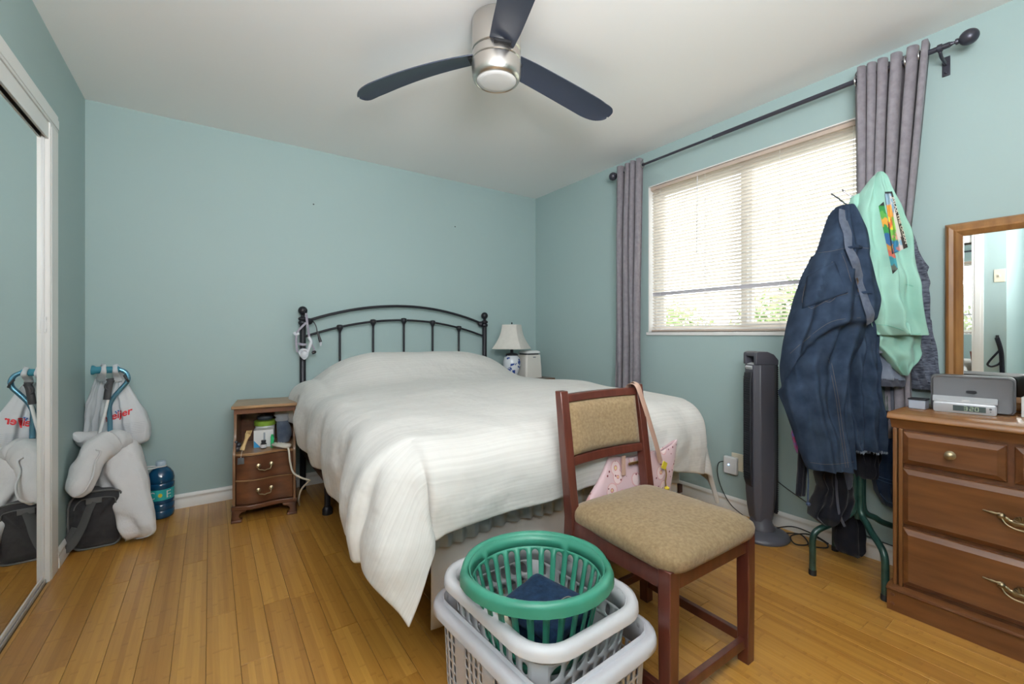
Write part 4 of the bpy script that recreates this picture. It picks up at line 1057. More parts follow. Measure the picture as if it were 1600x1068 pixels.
gm_ = MB().prism([(-.066, .27), (-.076, .30), (-.079, .40), (-.079, .84), (-.074, .885), (-.066, .89)], lambda p: TF(-.033, p[0], p[1]), lambda p: TF(.033, p[0], p[1]))
obj('front_grille', gm_, fand, tf, bevel=.002)
louv = MB()
for k in range(46): z = .31 + k * .0122; louv.box((0, 0, 0), (.001, .001, .001)) if 0 else louv.prism([(-.0795, z), (-.083, z + .002), (-.0795, z + .004)], lambda p: TF(-.030, p[0], p[1]), lambda p: TF(.030, p[0], p[1]))
o = obj('louvres', louv, fand, tf); o['kind'] = 'stuff'
rg = MB(); 
for k in range(70): z = .14 + k * .0112; rg.prism([(.058, z), (.072, z), (.072, z + .006), (.058, z + .006)], lambda p: TF(-.040, p[0], p[1]), lambda p: TF(.040, p[0], p[1]))
rg.prism([(.058, .13), (.068, .13), (.068, .93), (.058, .93)], lambda p: TF(-.040, p[0], p[1]), lambda p: TF(.040, p[0], p[1]))
o = obj('rear_grille', rg, fand, tf); o['kind'] = 'stuff'
cord = spline([(3.10, -2.28, .02), (3.16, -2.33, .012), (3.20, -2.40, .02), (3.14, -2.46, .008), (3.09, -2.42, .006), (3.14, -2.38, .02), (3.21, -2.43, .03), (3.23, -2.50, .012), (3.18, -2.53, .006), (3.12, -2.47, .006)], 8)
o = obj('power_cable', MB().tube(cord, .0035, 6).tube(spline([(3.11, -2.29, .03), (3.19, -2.36, .05), (3.225, -2.44, .035), (3.23, -2.52, .008)], 6), .0035, 6), blackr, tf)
wc = obj('wall_cable', MB().tube(spline([(3.235, -2.16, .335), (3.245, -2.28, .25), (3.248, -2.40, .19), (3.248, -2.55, .125), (3.246, -2.70, .10), (3.246, -2.86, .09)], 6), .0028, 6), blackr, None)
tag(wc, 'thin black cable running down the wall behind the tower fan', 'cable')

# ------------------------------------------------------------------ dresser along the window wall
oakd = wood('maple_dresser', (.120, .042, .014), (.195, .076, .026), 'Y', .36, 5, 7)
oakv = wood('maple_dresser_upright', (.15, .058, .019), (.23, .10, .035), 'Z', .36, 5, 7)
oakt = wood('maple_dresser_top', (.23, .095, .03), (.34, .155, .055), 'Y', .22, 4, 8, coat=.6)
GX0, GX1, GY0, GY1 = 2.822, 3.22, -2.878, -4.10
dr = thing('dresser', 'long brown maple dresser with raised panel drawers and brass pulls', 'dresser', (3.02, -3.49, 0))
obj('case', MB().box((GX0 + .026, GY1 + .005, .098), (GX1, GY0 - .008, .745)), oakv, dr, bevel=.001)
obj('top', MB().prism([(GX0 - .014, .762), (GX0 - .014, .768), (GX0 - .008, .780), (GX0 - .002, .785), (GX1, .785), (GX1, .757), (GX0 - .006, .757)], lambda p: Vector((p[0], GY0 + .010, p[1])), lambda p: Vector((p[0], GY1 - .010, p[1]))), oakt, dr, bevel=.002)
obj('cove_moulding', MB().prism([(GX0 + .03, .722), (GX0 + .014, .722), (GX0 + .014, .728), (GX0 + .004, .742), (GX0 - .004, .757), (GX0 + .03, .757)], lambda p: Vector((p[0], GY0 + .002, p[1])), lambda p: Vector((p[0], GY1 - .002, p[1]))), oakd, dr)
obj('plinth', MB().prism([(GX0 - .004, 0), (GX0 - .004, .080), (GX0 - .012, .084), (GX0 - .010, .092), (GX0 + .004, .100), (GX1, .100), (GX1, 0)], lambda p: Vector((p[0], GY0 + .012, p[1])), lambda p: Vector((p[0], GY1 - .012, p[1]))), oakd, dr, bevel=.001)
for z in (.028, .064): obj('plinth_peg', MB().lathe([(.007, 0), (.006, .003), (.001, .005)], (GX0 - .004, GY0 - .006, z), 12, Matrix.Rotation(-PI / 2, 3, 'Y')), walnut, dr)
for yy in (GY0 - .003, GY0 - .021, GY1 + .030, GY1 + .012): obj('stile', MB().box((GX0 + .008, yy - .013, .10), (GX0 + .030, yy + .0, .722)), oakv, dr, bevel=.003)
rails = MB()
obj('front_panel', MB().box((GX0 + .020, GY1 + .03, .10), (GX0 + .030, GY0 - .035, .722)), walnut, dr)
def gdrawer(y0, y1, z0, z1, kind):
    """raised panel front: slab, bevelled field"""
    xb, x0_, xf = GX0 + .022, GX0 + .006, GX0 - .006; b = .020
    def R_(x, d): return [Vector((x, y0 - d, z0 + d)), Vector((x, y1 + d, z0 + d)), Vector((x, y1 + d, z1 - d)), Vector((x, y0 - d, z1 - d))]
    d = obj('drawer', MB().loft([R_(xb, .0), R_(x0_ + .004, .0), R_(x0_, .003), R_(xf, b), R_(xf + .0005, b + .002)]), oakd, dr, sharp=15)
    zc = (z0 + z1) / 2; MY = Matrix.Rotation(-PI / 2, 3, 'Y')
    if kind == 'knob':
        obj('knob', MB().lathe([(.016, 0), (.016, .002), (.007, .004), (.006, .012), (.012, .016), (.013, .021), (.008, .024), (.001, .025)], (xf, (y0 + y1) / 2, zc), 20, MY), brassm, d)
    else:
        for yc in kind:
            m = MB(); zc2 = zc + .004
            # back plate with scrolls and a pointed tip on each side, shell in the middle
            pts = spline([(xf - .003, yc + .092, zc2 + .016), (xf - .005, yc + .070, zc2 + .014), (xf - .006, yc + .048, zc2 + .012), (xf - .005, yc + .030, zc2 - .002), (xf - .005, yc, zc2 - .006), (xf - .005, yc - .030, zc2 - .002), (xf - .006, yc - .048, zc2 + .012), (xf - .005, yc - .070, zc2 + .014), (xf - .003, yc - .092, zc2 + .016)], 4)
            n_ = len(pts); rr = [(.003, lerp(.0015, .009, min(1, 2.2 * min(i, n_ - 1 - i) / n_) ** .8) * (1 + .3 * math.sin(i * 1.9))) for i in range(n_)]
            m.tube(pts, rr, 8, flat=(1, 0, 0))
            for k in range(7):
                a = PI * (k + .5) / 7; m.tube([(xf - .004, yc, zc2 - .002), (xf - .008, yc + .020 * math.cos(a), zc2 + .022 * math.sin(a))], [.002, .0045], 6)
            for s_ in (1, -1): m.lathe([(.009, 0), (.007, .008), (.010, .012), (.006, .017), (.001, .018)], (xf - .003, yc + s_ * .046, zc2 + .011), 12, MY)
            m.tube(spline([(xf - .016, yc + .046, zc2 + .010), (xf - .021, yc + .036, zc2 - .008), (xf - .023, yc + .018, zc2 - .018), (xf - .023, yc, zc2 - .020), (xf - .023, yc - .018, zc2 - .018), (xf - .021, yc - .036, zc2 - .008), (xf - .016, yc - .046, zc2 + .010)], 5), .0030, 8)
            obj('pull', m, brassm, d, sharp=60)
yy = GY0 - .034
for k in range(4): gdrawer(yy - k * .291, yy - k * .291 - .273, .588, .714, 'knob')
gdrawer(yy, yy - 1.146, .352, .570, (-3.222, -3.80)); gdrawer(yy, yy - 1.146, .116, .336, (-3.222, -3.80))

# framed mirror standing on the dresser
MYO, MYI, MZ0, MZ1 = -2.957, -4.0, .787, 1.567
mr = thing('dresser_mirror', 'wood framed mirror standing at the back of the dresser top', 'mirror', (3.23, -3.48, MZ0))
mw = wood('honey_frame', (.22, .095, .030), (.36, .17, .055), 'Z', .3, 5, 8, coat=.5)
fx_ = 3.214
def fprof(o): return [(3.254, 0 + o), (3.226, 0 + o), (3.218, .006 + o), (3.214, .014 + o), (3.216, .028 + o), (3.212, .036 + o), (3.222, .050 + o), (3.226, .056 + o), (3.254, .056 + o)]
pf = fprof(0)
def fr_ring(yc, zc, dy, dz): return [Vector((x, yc + dy * o, zc + dz * o)) for x, o in pf]
c_ = [(MYO, MZ0, -1, 1), (MYI, MZ0, 1, 1), (MYI, MZ1, 1, -1), (MYO, MZ1, -1, -1)]
for k in range(4):
    obj('frame_side', MB().loft([fr_ring(*c_[k]), fr_ring(*c_[(k + 1) % 4])]), mw, mr, sharp=25)
obj('mirror_glass', MB().box((3.232, MYI + .05, MZ0 + .05), (3.236, MYO - .05, MZ1 - .05)), mirror, mr)
obj('backing', MB().box((3.238, MYI + .03, MZ0 + .03), (3.246, MYO - .03, MZ1 - .03)), walnut, mr)

# speaker dock with its clock
silv = mat('silver_plastic', (.50, .51, .54), .35, metal=.2); grille = mat('grey_speaker_cloth', (.19, .19, .205), .75); bump_weave(grille, 900, .3, .0005)
DA = math.atan2(3.095 - 3.075, .23)
DTZ = .786
SD = thing('speaker_dock', 'grey speaker dock with a silver clock front reading 3:20 on the dresser', 'clock radio', (3.08, -3.075, DTZ))
def S(x, y, z): return Vector((3.052, -3.065, DTZ)) + Matrix.Rotation(math.radians(9), 3, 'Z') @ Vector((x, y, 0)) + Vector((0, 0, z))
SM = Matrix.Translation((3.052, -3.065, DTZ)) @ Matrix.Rotation(math.radians(9), 4, 'Z')
# local: x away from the room, y along the wall; seen from -x
def prect(x, hy, z0, z1, r, n=5, yc=0):
    out = []
    for (sy, sz, a0_) in ((1, 1, 0), (-1, 1, PI / 2), (-1, -1, PI), (1, -1, 3 * PI / 2)):
        for k in range(n + 1):
            a = a0_ + PI / 2 * k / n; out.append(S(x, yc + sy * (hy - r) + r * math.cos(a), (z0 + z1) / 2 + sz * ((z1 - z0) / 2 - r) + r * math.sin(a)))
    return out
SH = .142
obj('speaker_body', MB().loft([prect(.0 + .010, .112, .004, SH - .003, .016), prect(.012, .116, .001, SH, .018), prect(.05, .118, .0, SH + .002, .018), prect(.085, .105, .0, SH - .01, .018)]), mat('dark_grey_shell', (.12, .12, .13), .4), SD, sharp=40)
obj('speaker_cloth', MB().loft([prect(.004, .105, .010, SH - .006, .012), prect(.0, .108, .006, SH - .004, .014), prect(.011, .112, .004, SH - .003, .016)]), grille, SD, sharp=60)
obj('oval_badge', MB().loft([prect(-.0035, .014, .075, .084, .0044), prect(.004, .015, .074, .085, .005)]), dk, SD)
obj('clock_body', MB().loft([prect(-.052, .082, .004, .036, .006, yc=.020), prect(-.050, .086, .0, .040, .008, yc=.020), prect(-.002, .086, .0, .042, .008, yc=.020)]), silv, SD, sharp=40)
obj('tray', MB().loft([prect(-.048, .088, .041, .046, .002, yc=.020), prect(-.002, .090, .050, .060, .004, yc=.020)]), mat('pale_silver', (.62, .63, .66), .3), SD)
obj('connector', MB().box((-.046, .004, .046), (-.036, .026, .052), SM), whitep, SD, bevel=.001)
obj('display', MB().box((-.0535, -.038, .009), (-.051, .050, .030), SM), mat('lcd_grey', (.075, .10, .10), .2), SD)
lcd = mat('lcd_digits', (.35, .42, .30), .4, emit=(.45, .55, .35), es=.35)
SEG = {'3': 'abgcd', '2': 'abged', '0': 'abcdef'}
dg = MB(); segs = dict(a=((0, 1), (1, 1)), b=((1, 1), (1, .5)), c=((1, .5), (1, 0)), d=((0, 0), (1, 0)), e=((0, 0), (0, .5)), f=((0, .5), (0, 1)), g=((0, .5), (1, .5)))
for ch_, y0_ in (('3', .020), ('2', .004), ('0', -.010)):
    for q in SEG[ch_]:
        (a0_, b0_), (a1_, b1_) = segs[q]; w_, h_ = .0085, .0135
        p0, p1 = S(-.0541, y0_ - a0_ * w_, .0128 + b0_ * h_), S(-.0541, y0_ - a1_ * w_, .0128 + b1_ * h_); dg.tube([p0, p1], .0008, 5)
for z in (.0165, .0225): dg.lathe([(.0006, 0), (.0006, .0004)], S(-.0541, .0078, z), 6)
obj('time_digits', dg, lcd, SD)
obj('button', MB().lathe([(.004, 0), (.004, .001), (.001, .002)], S(-.0515, -.050, .024), 12, Matrix.Rotation(-PI / 2, 3, 'Y')).lathe([(.002, 0), (.002, .001), (.0, .0012)], S(-.0515, -.050, .014), 10, Matrix.Rotation(-PI / 2, 3, 'Y')), mat('grey_button', (.12, .13, .15), .4), SD)
sb = thing('small_silver_box', 'small pale blue grey box on the dresser corner beside the clock', 'box', (3.00, -2.915, .786))
obj('box_body', MB().box((2.985, -2.945, .786), (3.04, -2.892, .822)), mat('pale_blue_grey', (.42, .46, .55), .4), sb, bevel=.003)
obj('box_lid', MB().box((2.983, -2.947, .8225), (3.042, -2.890, .828)), dk, sb, bevel=.001)
wbx = thing('white_carton', 'white carton with small print at the dresser edge of view, beside the dock', 'box', (3.10, -3.222, .786))
obj('carton', MB().box((3.065, -3.262, .786), (3.14, -3.192, .860)), card, wbx, bevel=.001)
pl = MB()
for k in range(5): pl.box((3.0638, -3.250, .798 + k * .012), (3.0648, -3.200, .7995 + k * .012))
o = obj('print_lines', pl, mat('faint_print', (.45, .45, .55), .6), wbx); o['kind'] = 'stuff'
gp = obj('green_packet', MB().loft([[Vector((3.10 + a * h, -3.226 + b * h * .9, z)) for a, b in ((-.035, -.03), (.035, -.03), (.035, .03), (-.035, .03))] for h, z in ((.9, .861), (1, .875), (1, .90), (.7, .918))]), mat('green_floral_pack', (.3, .4, .25), .5), None, bevel=.004)
noisy(gp.data.materials[0], (.12, .25, .10), (.65, .68, .60), 40, 2, lo=.45, hi=.55)
tag(gp, 'green and white patterned packet lying on the white carton', 'packet')

# ------------------------------------------------------------------ coat rack with its clothes
rackm = mat('dark_green_enamel', (.012, .050, .042), .3, spec=.5, coat=.3); noisy(rackm, (.010, .042, .036), (.03, .08, .065), 20, 3)
worn = mat('worn_bare_metal', (.25, .2, .15), .45, metal=.7)
RCX, RCY = 3.035, -2.705
rk = thing('coat_rack', 'dark green metal tube coat rack on four bent legs', 'coat rack', (RCX, RCY, 0))
for (fx0, fy0) in ((2.850, -2.592), (3.195, -2.560), (2.878, -2.845), (3.205, -2.835)):
    d = Vector((fx0 - RCX, fy0 - RCY, 0)); u = d.normalized(); c0 = Vector((RCX, RCY, 0)) + u * .020
    pts = [(fx0, fy0, 0.004), (fx0, fy0, .12), (fx0, fy0, .165)]
    f0 = Vector((fx0, fy0, 0))
    pts = [f0 + Vector((0, 0, z)) for z in (.004, .10, .155)] + [f0 - u * .012 + Vector((0, 0, .190)), f0 - u * .045 + Vector((0, 0, .212)), lerp(f0, c0, .55) + Vector((0, 0, .235)), c0 + u * .055 + Vector((0, 0, .255)), c0 + u * .016 + Vector((0, 0, .275)), c0 + Vector((0, 0, .32)), c0 + Vector((0, 0, .45)), c0 + Vector((0, 0, .62))]
    lg = obj('leg', MB().tube(spline(pts, 5), .0135, 12), rackm, rk, sharp=60)
    obj('end_cap', MB().lathe([(.0155, 0), (.0155, .022), (.0138, .024)], f0, 14), blackr, lg)
obj('pole', MB().tube([(RCX, RCY, .25), (RCX, RCY, 1.66)], .014, 14), rackm, rk)
obj('collar', MB().lathe([(.036, .60), (.038, .61), (.038, .63), (.030, .64)], (RCX, RCY, 0), 20), rackm, rk)
hookm = mat('grey_hook_wire', (.30, .29, .30), .4, metal=.8)
TC = 2.00
def PR(px, py, t): return P(px, py, t)
for pts in ([(RCX, RCY, 1.60), P(1334, 326, 1.93), P(1322, 319, 1.90), P(1309, 309, 1.87), P(1301, 304, 1.86), P(1299, 302, 1.86)],
            [(RCX, RCY, 1.63), P(1338, 312, 2.02), P(1328, 305, 2.03), P(1319, 299, 2.04), P(1316, 296, 2.04)],
            [(RCX, RCY, 1.66), P(1362, 285, 1.97), P(1368, 278, 1.94), P(1372, 275, 1.92)],
            [(RCX, RCY, 1.60), (RCX + .07, RCY - .05, 1.62), (RCX + .12, RCY - .08, 1.67)]):
    obj('hook', MB().tube(spline(pts, 4), .0035, 6), hookm, rk)

def garment(rows, n=64, folds=(5, 9), amp=.012, seed=1.0, nv=60, ex=.75, noise_amp=.010, hollow=True, drift=1.5, ripple=0):
    """hanging cloth: each row is (py, pxL, pxR, distance, thickness), giving the width and place at that height"""
    rings = []; cols = list(zip(*rows)); n_ = len(rows); ps = list(cols[0])
    for j in range(nv + 1):
        y = lerp(ps[0], ps[-1], j / nv)
        L, R_, T_, D_ = (interp(list(zip(ps, c)), y) for c in cols[1:])
        c = P((L + R_) / 2, y, T_); a = (R_ - L) / 2 * T_ / F; ring = []; v = j / nv
        for k in range(n):
            th = 2 * PI * k / n; cc, ss = math.cos(th), math.sin(th)
            xx = cc; zz = math.copysign(abs(ss) ** ex, ss)
            ph = seed * 7 + drift * v
            f = amp * (math.sin(folds[0] * cc * 1.6 + ph + 1.2 * fbm(cc * 1.4, v * 2, seed)) + .6 * math.sin(folds[1] * cc * 1.6 - ph * 1.7 + 1.5 * fbm(cc * 2, v * 3, seed + 4)))
            f *= min(1, abs(ss) * 2) * min(1, .25 + v * 2)
            dpt = -zz * D_ / 2 - f * (1 if ss > 0 else -1)
            q = c + RT * (xx * a + .35 * noise_amp * fbm(y * .03, seed, th)) + FW * dpt
            q += FW * noise_amp * fbm(xx * 2.2 + seed, v * 7, ss * 2) + Vector((0, 0, ripple * math.sin(cc * 6 + seed) * v))
            ring.append(q)
        rings.append(ring)
    mb = MB().loft(rings, cap=False)
    top = rings[0]; mb.add(top, [tuple(range(n))])
    if hollow:
        cen = sum(rings[-1], Vector()) / n; inner = [[cen + (p - cen) * .93 for p in rings[-1]], [cen + (p - cen) * .85 + Vector((0, 0, .05)) for p in rings[-1]], [cen + (p - cen) * .6 + Vector((0, 0, .06)) for p in rings[-1]]]
        mb.loft([rings[-1]] + inner, cap=False); mb.add(inner[-1], [tuple(range(n))])
    return mb

denim = cloth('blue_denim', (.016, .027, .052), (.038, .060, .102), 14, 420, rough=.95, sheen=.0)
denimd = cloth('dark_blue_denim', (.011, .02, .042), (.022, .038, .072), 14, 420, rough=.95, sheen=.0)
ochre = mat('ochre_stitching', (.17, .135, .11), .8); beltm = cloth('grey_blue_belt_webbing', (.075, .09, .13), (.11, .13, .18), 60, 500)
leather = mat('brown_leather_patch', (.10, .06, .035), .6)
# the jeans in front, hung by the waist
jn = thing('hanging_jeans', 'faded blue jeans with a belt in the loops, hung on the left of the rack', 'jeans', P(1300, 520, 1.87))
J1 = garment([(320, 1312, 1329, 1.895, .05), (333, 1302, 1337, 1.89, .08), (360, 1292, 1349, 1.88, .11), (390, 1281, 1356, 1.87, .13), (430, 1264, 1363, 1.865, .15), (470, 1252, 1368, 1.86, .16), (500, 1242, 1364, 1.86, .16), (530, 1233, 1352, 1.86, .16), (570, 1226, 1332, 1.86, .15), (610, 1229, 1326, 1.86, .14), (650, 1239, 1326, 1.86, .13), (690, 1252, 1331, 1.86, .12), (733, 1264, 1336, 1.86, .11)], seed=1.3, amp=.017, noise_amp=.022, ex=.6, nv=92)
def crease(mb, line, depth, fade):
    for i, v in enumerate(mb.v):
        d = v - CAM; t = d.dot(FW); px, py = 800 + F * d.dot(RT) / t, CY - F * d.z / t
        q = py - interp(line, px)
        if q > 0: mb.v[i] = v + FW * depth * min(1, q / 7) * math.exp(-q / fade)
crease(J1, [(1225, 605), (1250, 560), (1280, 527), (1310, 508), (1345, 500), (1370, 500)], .045, 130)
crease(J1, [(1240, 430), (1262, 405), (1290, 392), (1360, 388)], .010, 40)
obj('front_leg', J1, denim, jn, sharp=180, sub=1)
J1b = garment([(400, 1270, 1300, 1.905, .06), (440, 1252, 1290, 1.91, .07), (500, 1232, 1290, 1.92, .08), (560, 1222, 1290, 1.92, .08), (620, 1227, 1290, 1.92, .08), (663, 1236, 1296, 1.92, .07)], seed=4.1, amp=.006, noise_amp=.008, nv=30)
obj('inner_layer', J1b, denimd, jn, sharp=180)
t1 = bvh(J1)
def stitchset(parent, tree, sets, m, r=.0008, name='seam'):
    for q in sets:
        s_ = seam(tree, q, r)
        if s_.v: obj(name, s_, m, parent)
pk = patch(tree=t1, q=[(1262, 432), (1303, 408), (1325, 457), (1254, 482)], nu=12, nv=12, off=.003)
obj('back_pocket', pk, denim, jn, solid=.002)
stitchset(jn, t1, [[(1262, 432), (1283, 420), (1303, 409)], [(1303, 409), (1312, 435), (1325, 458)], [(1325, 458), (1300, 466), (1268, 482)], [(1268, 482), (1256, 474), (1254, 466), (1262, 432)],
    [(1258, 452), (1270, 440), (1285, 452), (1284, 464), (1295, 472), (1308, 462)], [(1300, 408), (1298, 430), (1306, 446), (1322, 455)]], ochre, .0005)
stitchset(jn, t1, [[(1279, 395), (1300, 392), (1330, 386), (1358, 388)], [(1345, 496), (1300, 502), (1262, 528), (1235, 552)], [(1298, 560), (1310, 620), (1318, 680), (1326, 730)], [(1294, 560), (1306, 620), (1314, 680), (1322, 730)],
    [(1266, 722), (1290, 725), (1312, 724), (1334, 721)], [(1315, 395), (1322, 412), (1330, 440)]], ochre, .0005)
hem = MB()
# belt: runs from the waist top down the right side, through loops
bpts = [hit(t1, x, y, .006) for x, y in ((1316, 330), (1318, 345), (1322, 365), (1328, 388), (1335, 410), (1343, 435), (1350, 458), (1356, 478), (1360, 492), (1358, 502))]
bpts = [p for p in bpts if p]
obj('belt', MB().tube(spline(bpts, 5), [(.0035, .018)] * (5 * (len(bpts) - 1) + 1), 8, flat=FW), beltm, jn, sharp=60)
for (x, y, w_) in ((1333, 388, 14), (1349, 459, 13)):
    q = [hit(t1, x - w_, y + 3, .004), hit(t1, x - w_ * .5, y, .012), hit(t1, x + w_ * .4, y - 2, .012), hit(t1, x + w_, y - 2, .004)]
    if all(q): obj('belt_loop', MB().tube(q, [(.002, .006)] * 4, 6, flat=FW), denim, jn)
q = patch(t1, [(1334, 435), (1340, 432), (1345, 455), (1339, 458)], 3, 6, .011); 
if q.f: obj('leather_tab', q, leather, jn)
# second pair of jeans behind: one leg with a frayed hem
jn2 = thing('hanging_jeans', 'dark blue jeans leg with a frayed whitish hem hanging beside the faded pair', 'jeans', P(1345, 600, 1.93))
J2 = garment([(498, 1322, 1366, 1.90, .09), (540, 1320, 1368, 1.90, .10), (580, 1318, 1368, 1.90, .11), (620, 1320, 1372, 1.90, .12), (650, 1322, 1375, 1.90, .12), (680, 1325, 1376, 1.90, .11), (702, 1332, 1375, 1.90, .10)], seed=6.2, amp=.014, noise_amp=.02, drift=3)
obj('leg', J2, denim, jn2, sharp=180, sub=1)
fray = MB(); rnd = random.Random(3)
ring = [v for v in J2.v[60 * 64:61 * 64]]
for i in range(0, 64):
    a_ = ring[i]; b_2 = ring[(i + 1) % 64]
    for k in range(4): p_ = lerp(a_, b_2, rnd.random()); fray.tube([p_ + Vector((0, 0, .006)), p_ + Vector((rnd.uniform(-.003, .003), rnd.uniform(-.003, .003), -rnd.uniform(.003, .010)))], .0006, 3)
o = obj('frayed_hem', fray, mat('frayed_thread', (.25, .30, .38), .9), jn2); o['kind'] = 'stuff'

# mint shirt
mint = cloth('mint_green_cotton', (.26, .49, .405), (.34, .58, .49), 6, 300, rough=.9, sheen=.2)
ms_ = thing('mint_shirt', 'mint green long sleeved shirt with a colourful printed back, hung highest on the rack', 'shirt', P(1385, 420, 1.87))
M1 = garment([(268, 1371, 1375, 1.90, .02), (278, 1362, 1383, 1.90, .05), (300, 1350, 1390, 1.89, .08), (330, 1342, 1399, 1.88, .10), (370, 1339, 1408, 1.87, .12), (410, 1345, 1416, 1.865, .12), (450, 1350, 1423, 1.86, .12), (490, 1356, 1431, 1.86, .11), (509, 1358, 1437, 1.86, .10), (524, 1372, 1441, 1.86, .09)], seed=2.2, folds=(4, 8), amp=.020, noise_amp=.020, ex=.65, drift=.6)
obj('body', M1, mint, ms_, sharp=180, sub=1)
M2 = garment([(495, 1372, 1432, 1.895, .07), (520, 1367, 1434, 1.895, .08), (536, 1366, 1436, 1.895, .08), (552, 1380, 1434, 1.895, .08), (566, 1392, 1428, 1.895, .07), (578, 1402, 1420, 1.895, .04), (586, 1410, 1414, 1.895, .02)], seed=3.7, folds=(3, 6), amp=.010, noise_amp=.012, nv=34, hollow=False, drift=1)
obj('lower_fold', M2, mint, ms_, sharp=180, sub=1)
M3 = garment([(299, 1350, 1358, 1.93, .02), (306, 1332, 1360, 1.925, .05), (318, 1330, 1360, 1.92, .06), (330, 1334, 1356, 1.915, .06), (345, 1336, 1352, 1.905, .05), (352, 1337, 1350, 1.90, .03)], seed=5.5, folds=(3, 5), amp=.006, noise_amp=.008, nv=20, n=40)
obj('folded_sleeve', M3, mint, ms_, sharp=180)
t2 = bvh(M1)
stitchset(ms_, t2, [[(1360, 505), (1390, 509), (1412, 516)], [(1418, 520), (1428, 522), (1439, 521)], [(1414, 444), (1420, 445), (1427, 447)]], cloth('mint_seam', (.16, .46, .35), (.2, .5, .4)), .0010, 'hem_seam')
# the print: a black bordered panel with a sunset coloured abstract and a band of letters
def flat(name, c): return mat(name, c, .8)
outl = [(1379, 302), (1398, 298), (1419, 386), (1396, 396)]
prt = patch(t2, [(1382, 300), (1394, 299), (1419, 386), (1394, 397)], 16, 44, .0022)
prm = bpy.data.materials.new('shirt_print'); prm.use_nodes = True; set_in(bsdf(prm), 'Roughness', .8)
vcn = nd(prm, 'ShaderNodeVertexColor'); vcn.layer_name = 'Col'; lk(prm, vcn.outputs[0], bsdf(prm).inputs['Base Color'])
def paint(o, fn):
    me = o.data; ca = me.color_attributes.new('Col', 'FLOAT_COLOR', 'CORNER')
    for p in me.polygons:
        for li in p.loop_indices:
            ca.data[li].color = (*fn(me.vertices[me.loops[li].vertex_index].co + ORG[o.name]), 1)
def to_px(co):
    d = co - CAM; t = d.dot(FW); return 800 + F * d.dot(RT) / t, CY - F * d.z / t
PAL = [(.03, .22, .06), (.10, .45, .08), (.80, .30, .02), (.90, .55, .03), (.75, .10, .04), (.03, .20, .42)]
def print_col(co):
    x, y = to_px(co); v = (y - 300) / 97
    xl = lerp(1382, 1394, v); xr = lerp(1394, 1419, v); u = (x - xl) / max(1, xr - xl)
    if u < .06 or u > .97 or v < .02 or v > .965: return (.02, .018, .016)
    if u > .80: return (.045, .035, .03)
    n = fbm(x * .12, y * .07, 2) + .5 * fbm(x * .3, y * .2, 5)
    if u > .56: return (.62, .58, .55) if n < .25 else (.25, .42, .55)
    if v < .2: return (.25, .38, .48)
    if v < .40: return lerp(Vector((.80, .28, .03)), Vector((.85, .42, .1)), u)[:] 
    if v < .60: return ((.85, .62, .03) if n > -.05 else (.75, .16, .04)) if u < .35 else (.25, .5, .06)
    if v < .78: return (.15, .42, .06) if n > 0 else (.70, .35, .25)
    return (.04, .22, .38) if n > -.1 else (.55, .22, .20)
po = obj('printed_panel', prt, prm, ms_, sharp=180); paint(po, print_col)
prt2 = patch(t2, [(1373, 322), (1381, 315), (1403, 420), (1395, 428)], 7, 50, .0016)
def print_col2(co):
    x, y = to_px(co); v = (y - 318) / 108; n = fbm(x * .15, y * .08, 9)
    if v < .03 or v > .96: return (.02, .02, .02)
    return [(.03, .25, .06), (.10, .36, .07), (.75, .36, .05), (.04, .28, .07), (.03, .12, .30), (.50, .24, .05), (.50, .12, .08), (.04, .25, .30), (.10, .12, .10)][min(8, int(v * 9 + n * .7))]
if prt2.f:
    po2 = obj('printed_panel', prt2, prm, ms_, sharp=180); paint(po2, print_col2)
whi = mat('cream_lettering', (.62, .58, .50), .8)
def on_shirt(u, v):   # letters climb down the right border of the panel
    x = lerp(1393.6, 1415.2, u) + (v) * 3.6; y = lerp(309, 381, u) - v * 1.3
    h = hit(t2, x, y, .0034); return h if h is not None else P(x, y, 1.83)
ltx = text_on('RELAX THE OCEAN', on_shirt, .02)
obj('lettering', ltx, whi, ms_)

# slate grey shirts and other clothes lower on the rack
slate = cloth('slate_grey_jersey', (.13, .14, .18), (.18, .19, .24), 8, 300); slated = cloth('dark_slate_trim', (.06, .065, .09), (.085, .09, .12), 8, 300)
g1 = thing('grey_hoodie', 'plain slate grey garment with a tiny dark patch, below the mint shirt', 'sweatshirt', P(1370, 520, 1.92))
G1 = garment([(470, 1345, 1395, 1.93, .06), (505, 1343, 1398, 1.93, .08), (530, 1344, 1402, 1.93, .08), (551, 1345, 1405, 1.93, .07)], seed=8.1, amp=.006, noise_amp=.008, nv=24)
obj('body', G1, slate, g1, sharp=180); tg1 = bvh(G1)
q = patch(tg1, [(1345, 526), (1354, 526), (1353, 537), (1345, 537)], 3, 3, .003)
if q.f: obj('dark_patch', q, dk, g1)
q = patch(tg1, [(1346, 529), (1352, 529), (1352, 534), (1346, 534)], 3, 3, .0045)
if q.f: obj('patch_emblem', q, mat('grey_emblem', (.35, .36, .38), .7), g1)
g2 = thing('polo_shirt', 'blue grey short sleeve with a dark cuff band hanging below the slate garment', 'shirt', P(1382, 575, 1.97))
obj('sleeve', garment([(540, 1356, 1408, 1.965, .08), (560, 1357, 1409, 1.965, .09), (580, 1358, 1411, 1.965, .10), (592, 1357, 1411, 1.965, .10)], seed=9.4, amp=.010, noise_amp=.010, nv=20), cloth('blue_grey_jersey', (.15, .18, .24), (.22, .25, .32), 8, 300), g2, sharp=180)
obj('cuff_band', garment([(590, 1356.5, 1411, 1.965, .102), (596, 1357, 1411, 1.965, .103), (602, 1361, 1410, 1.965, .100)], seed=9.4, amp=.004, noise_amp=.004, nv=6), slated, g2, sharp=180)
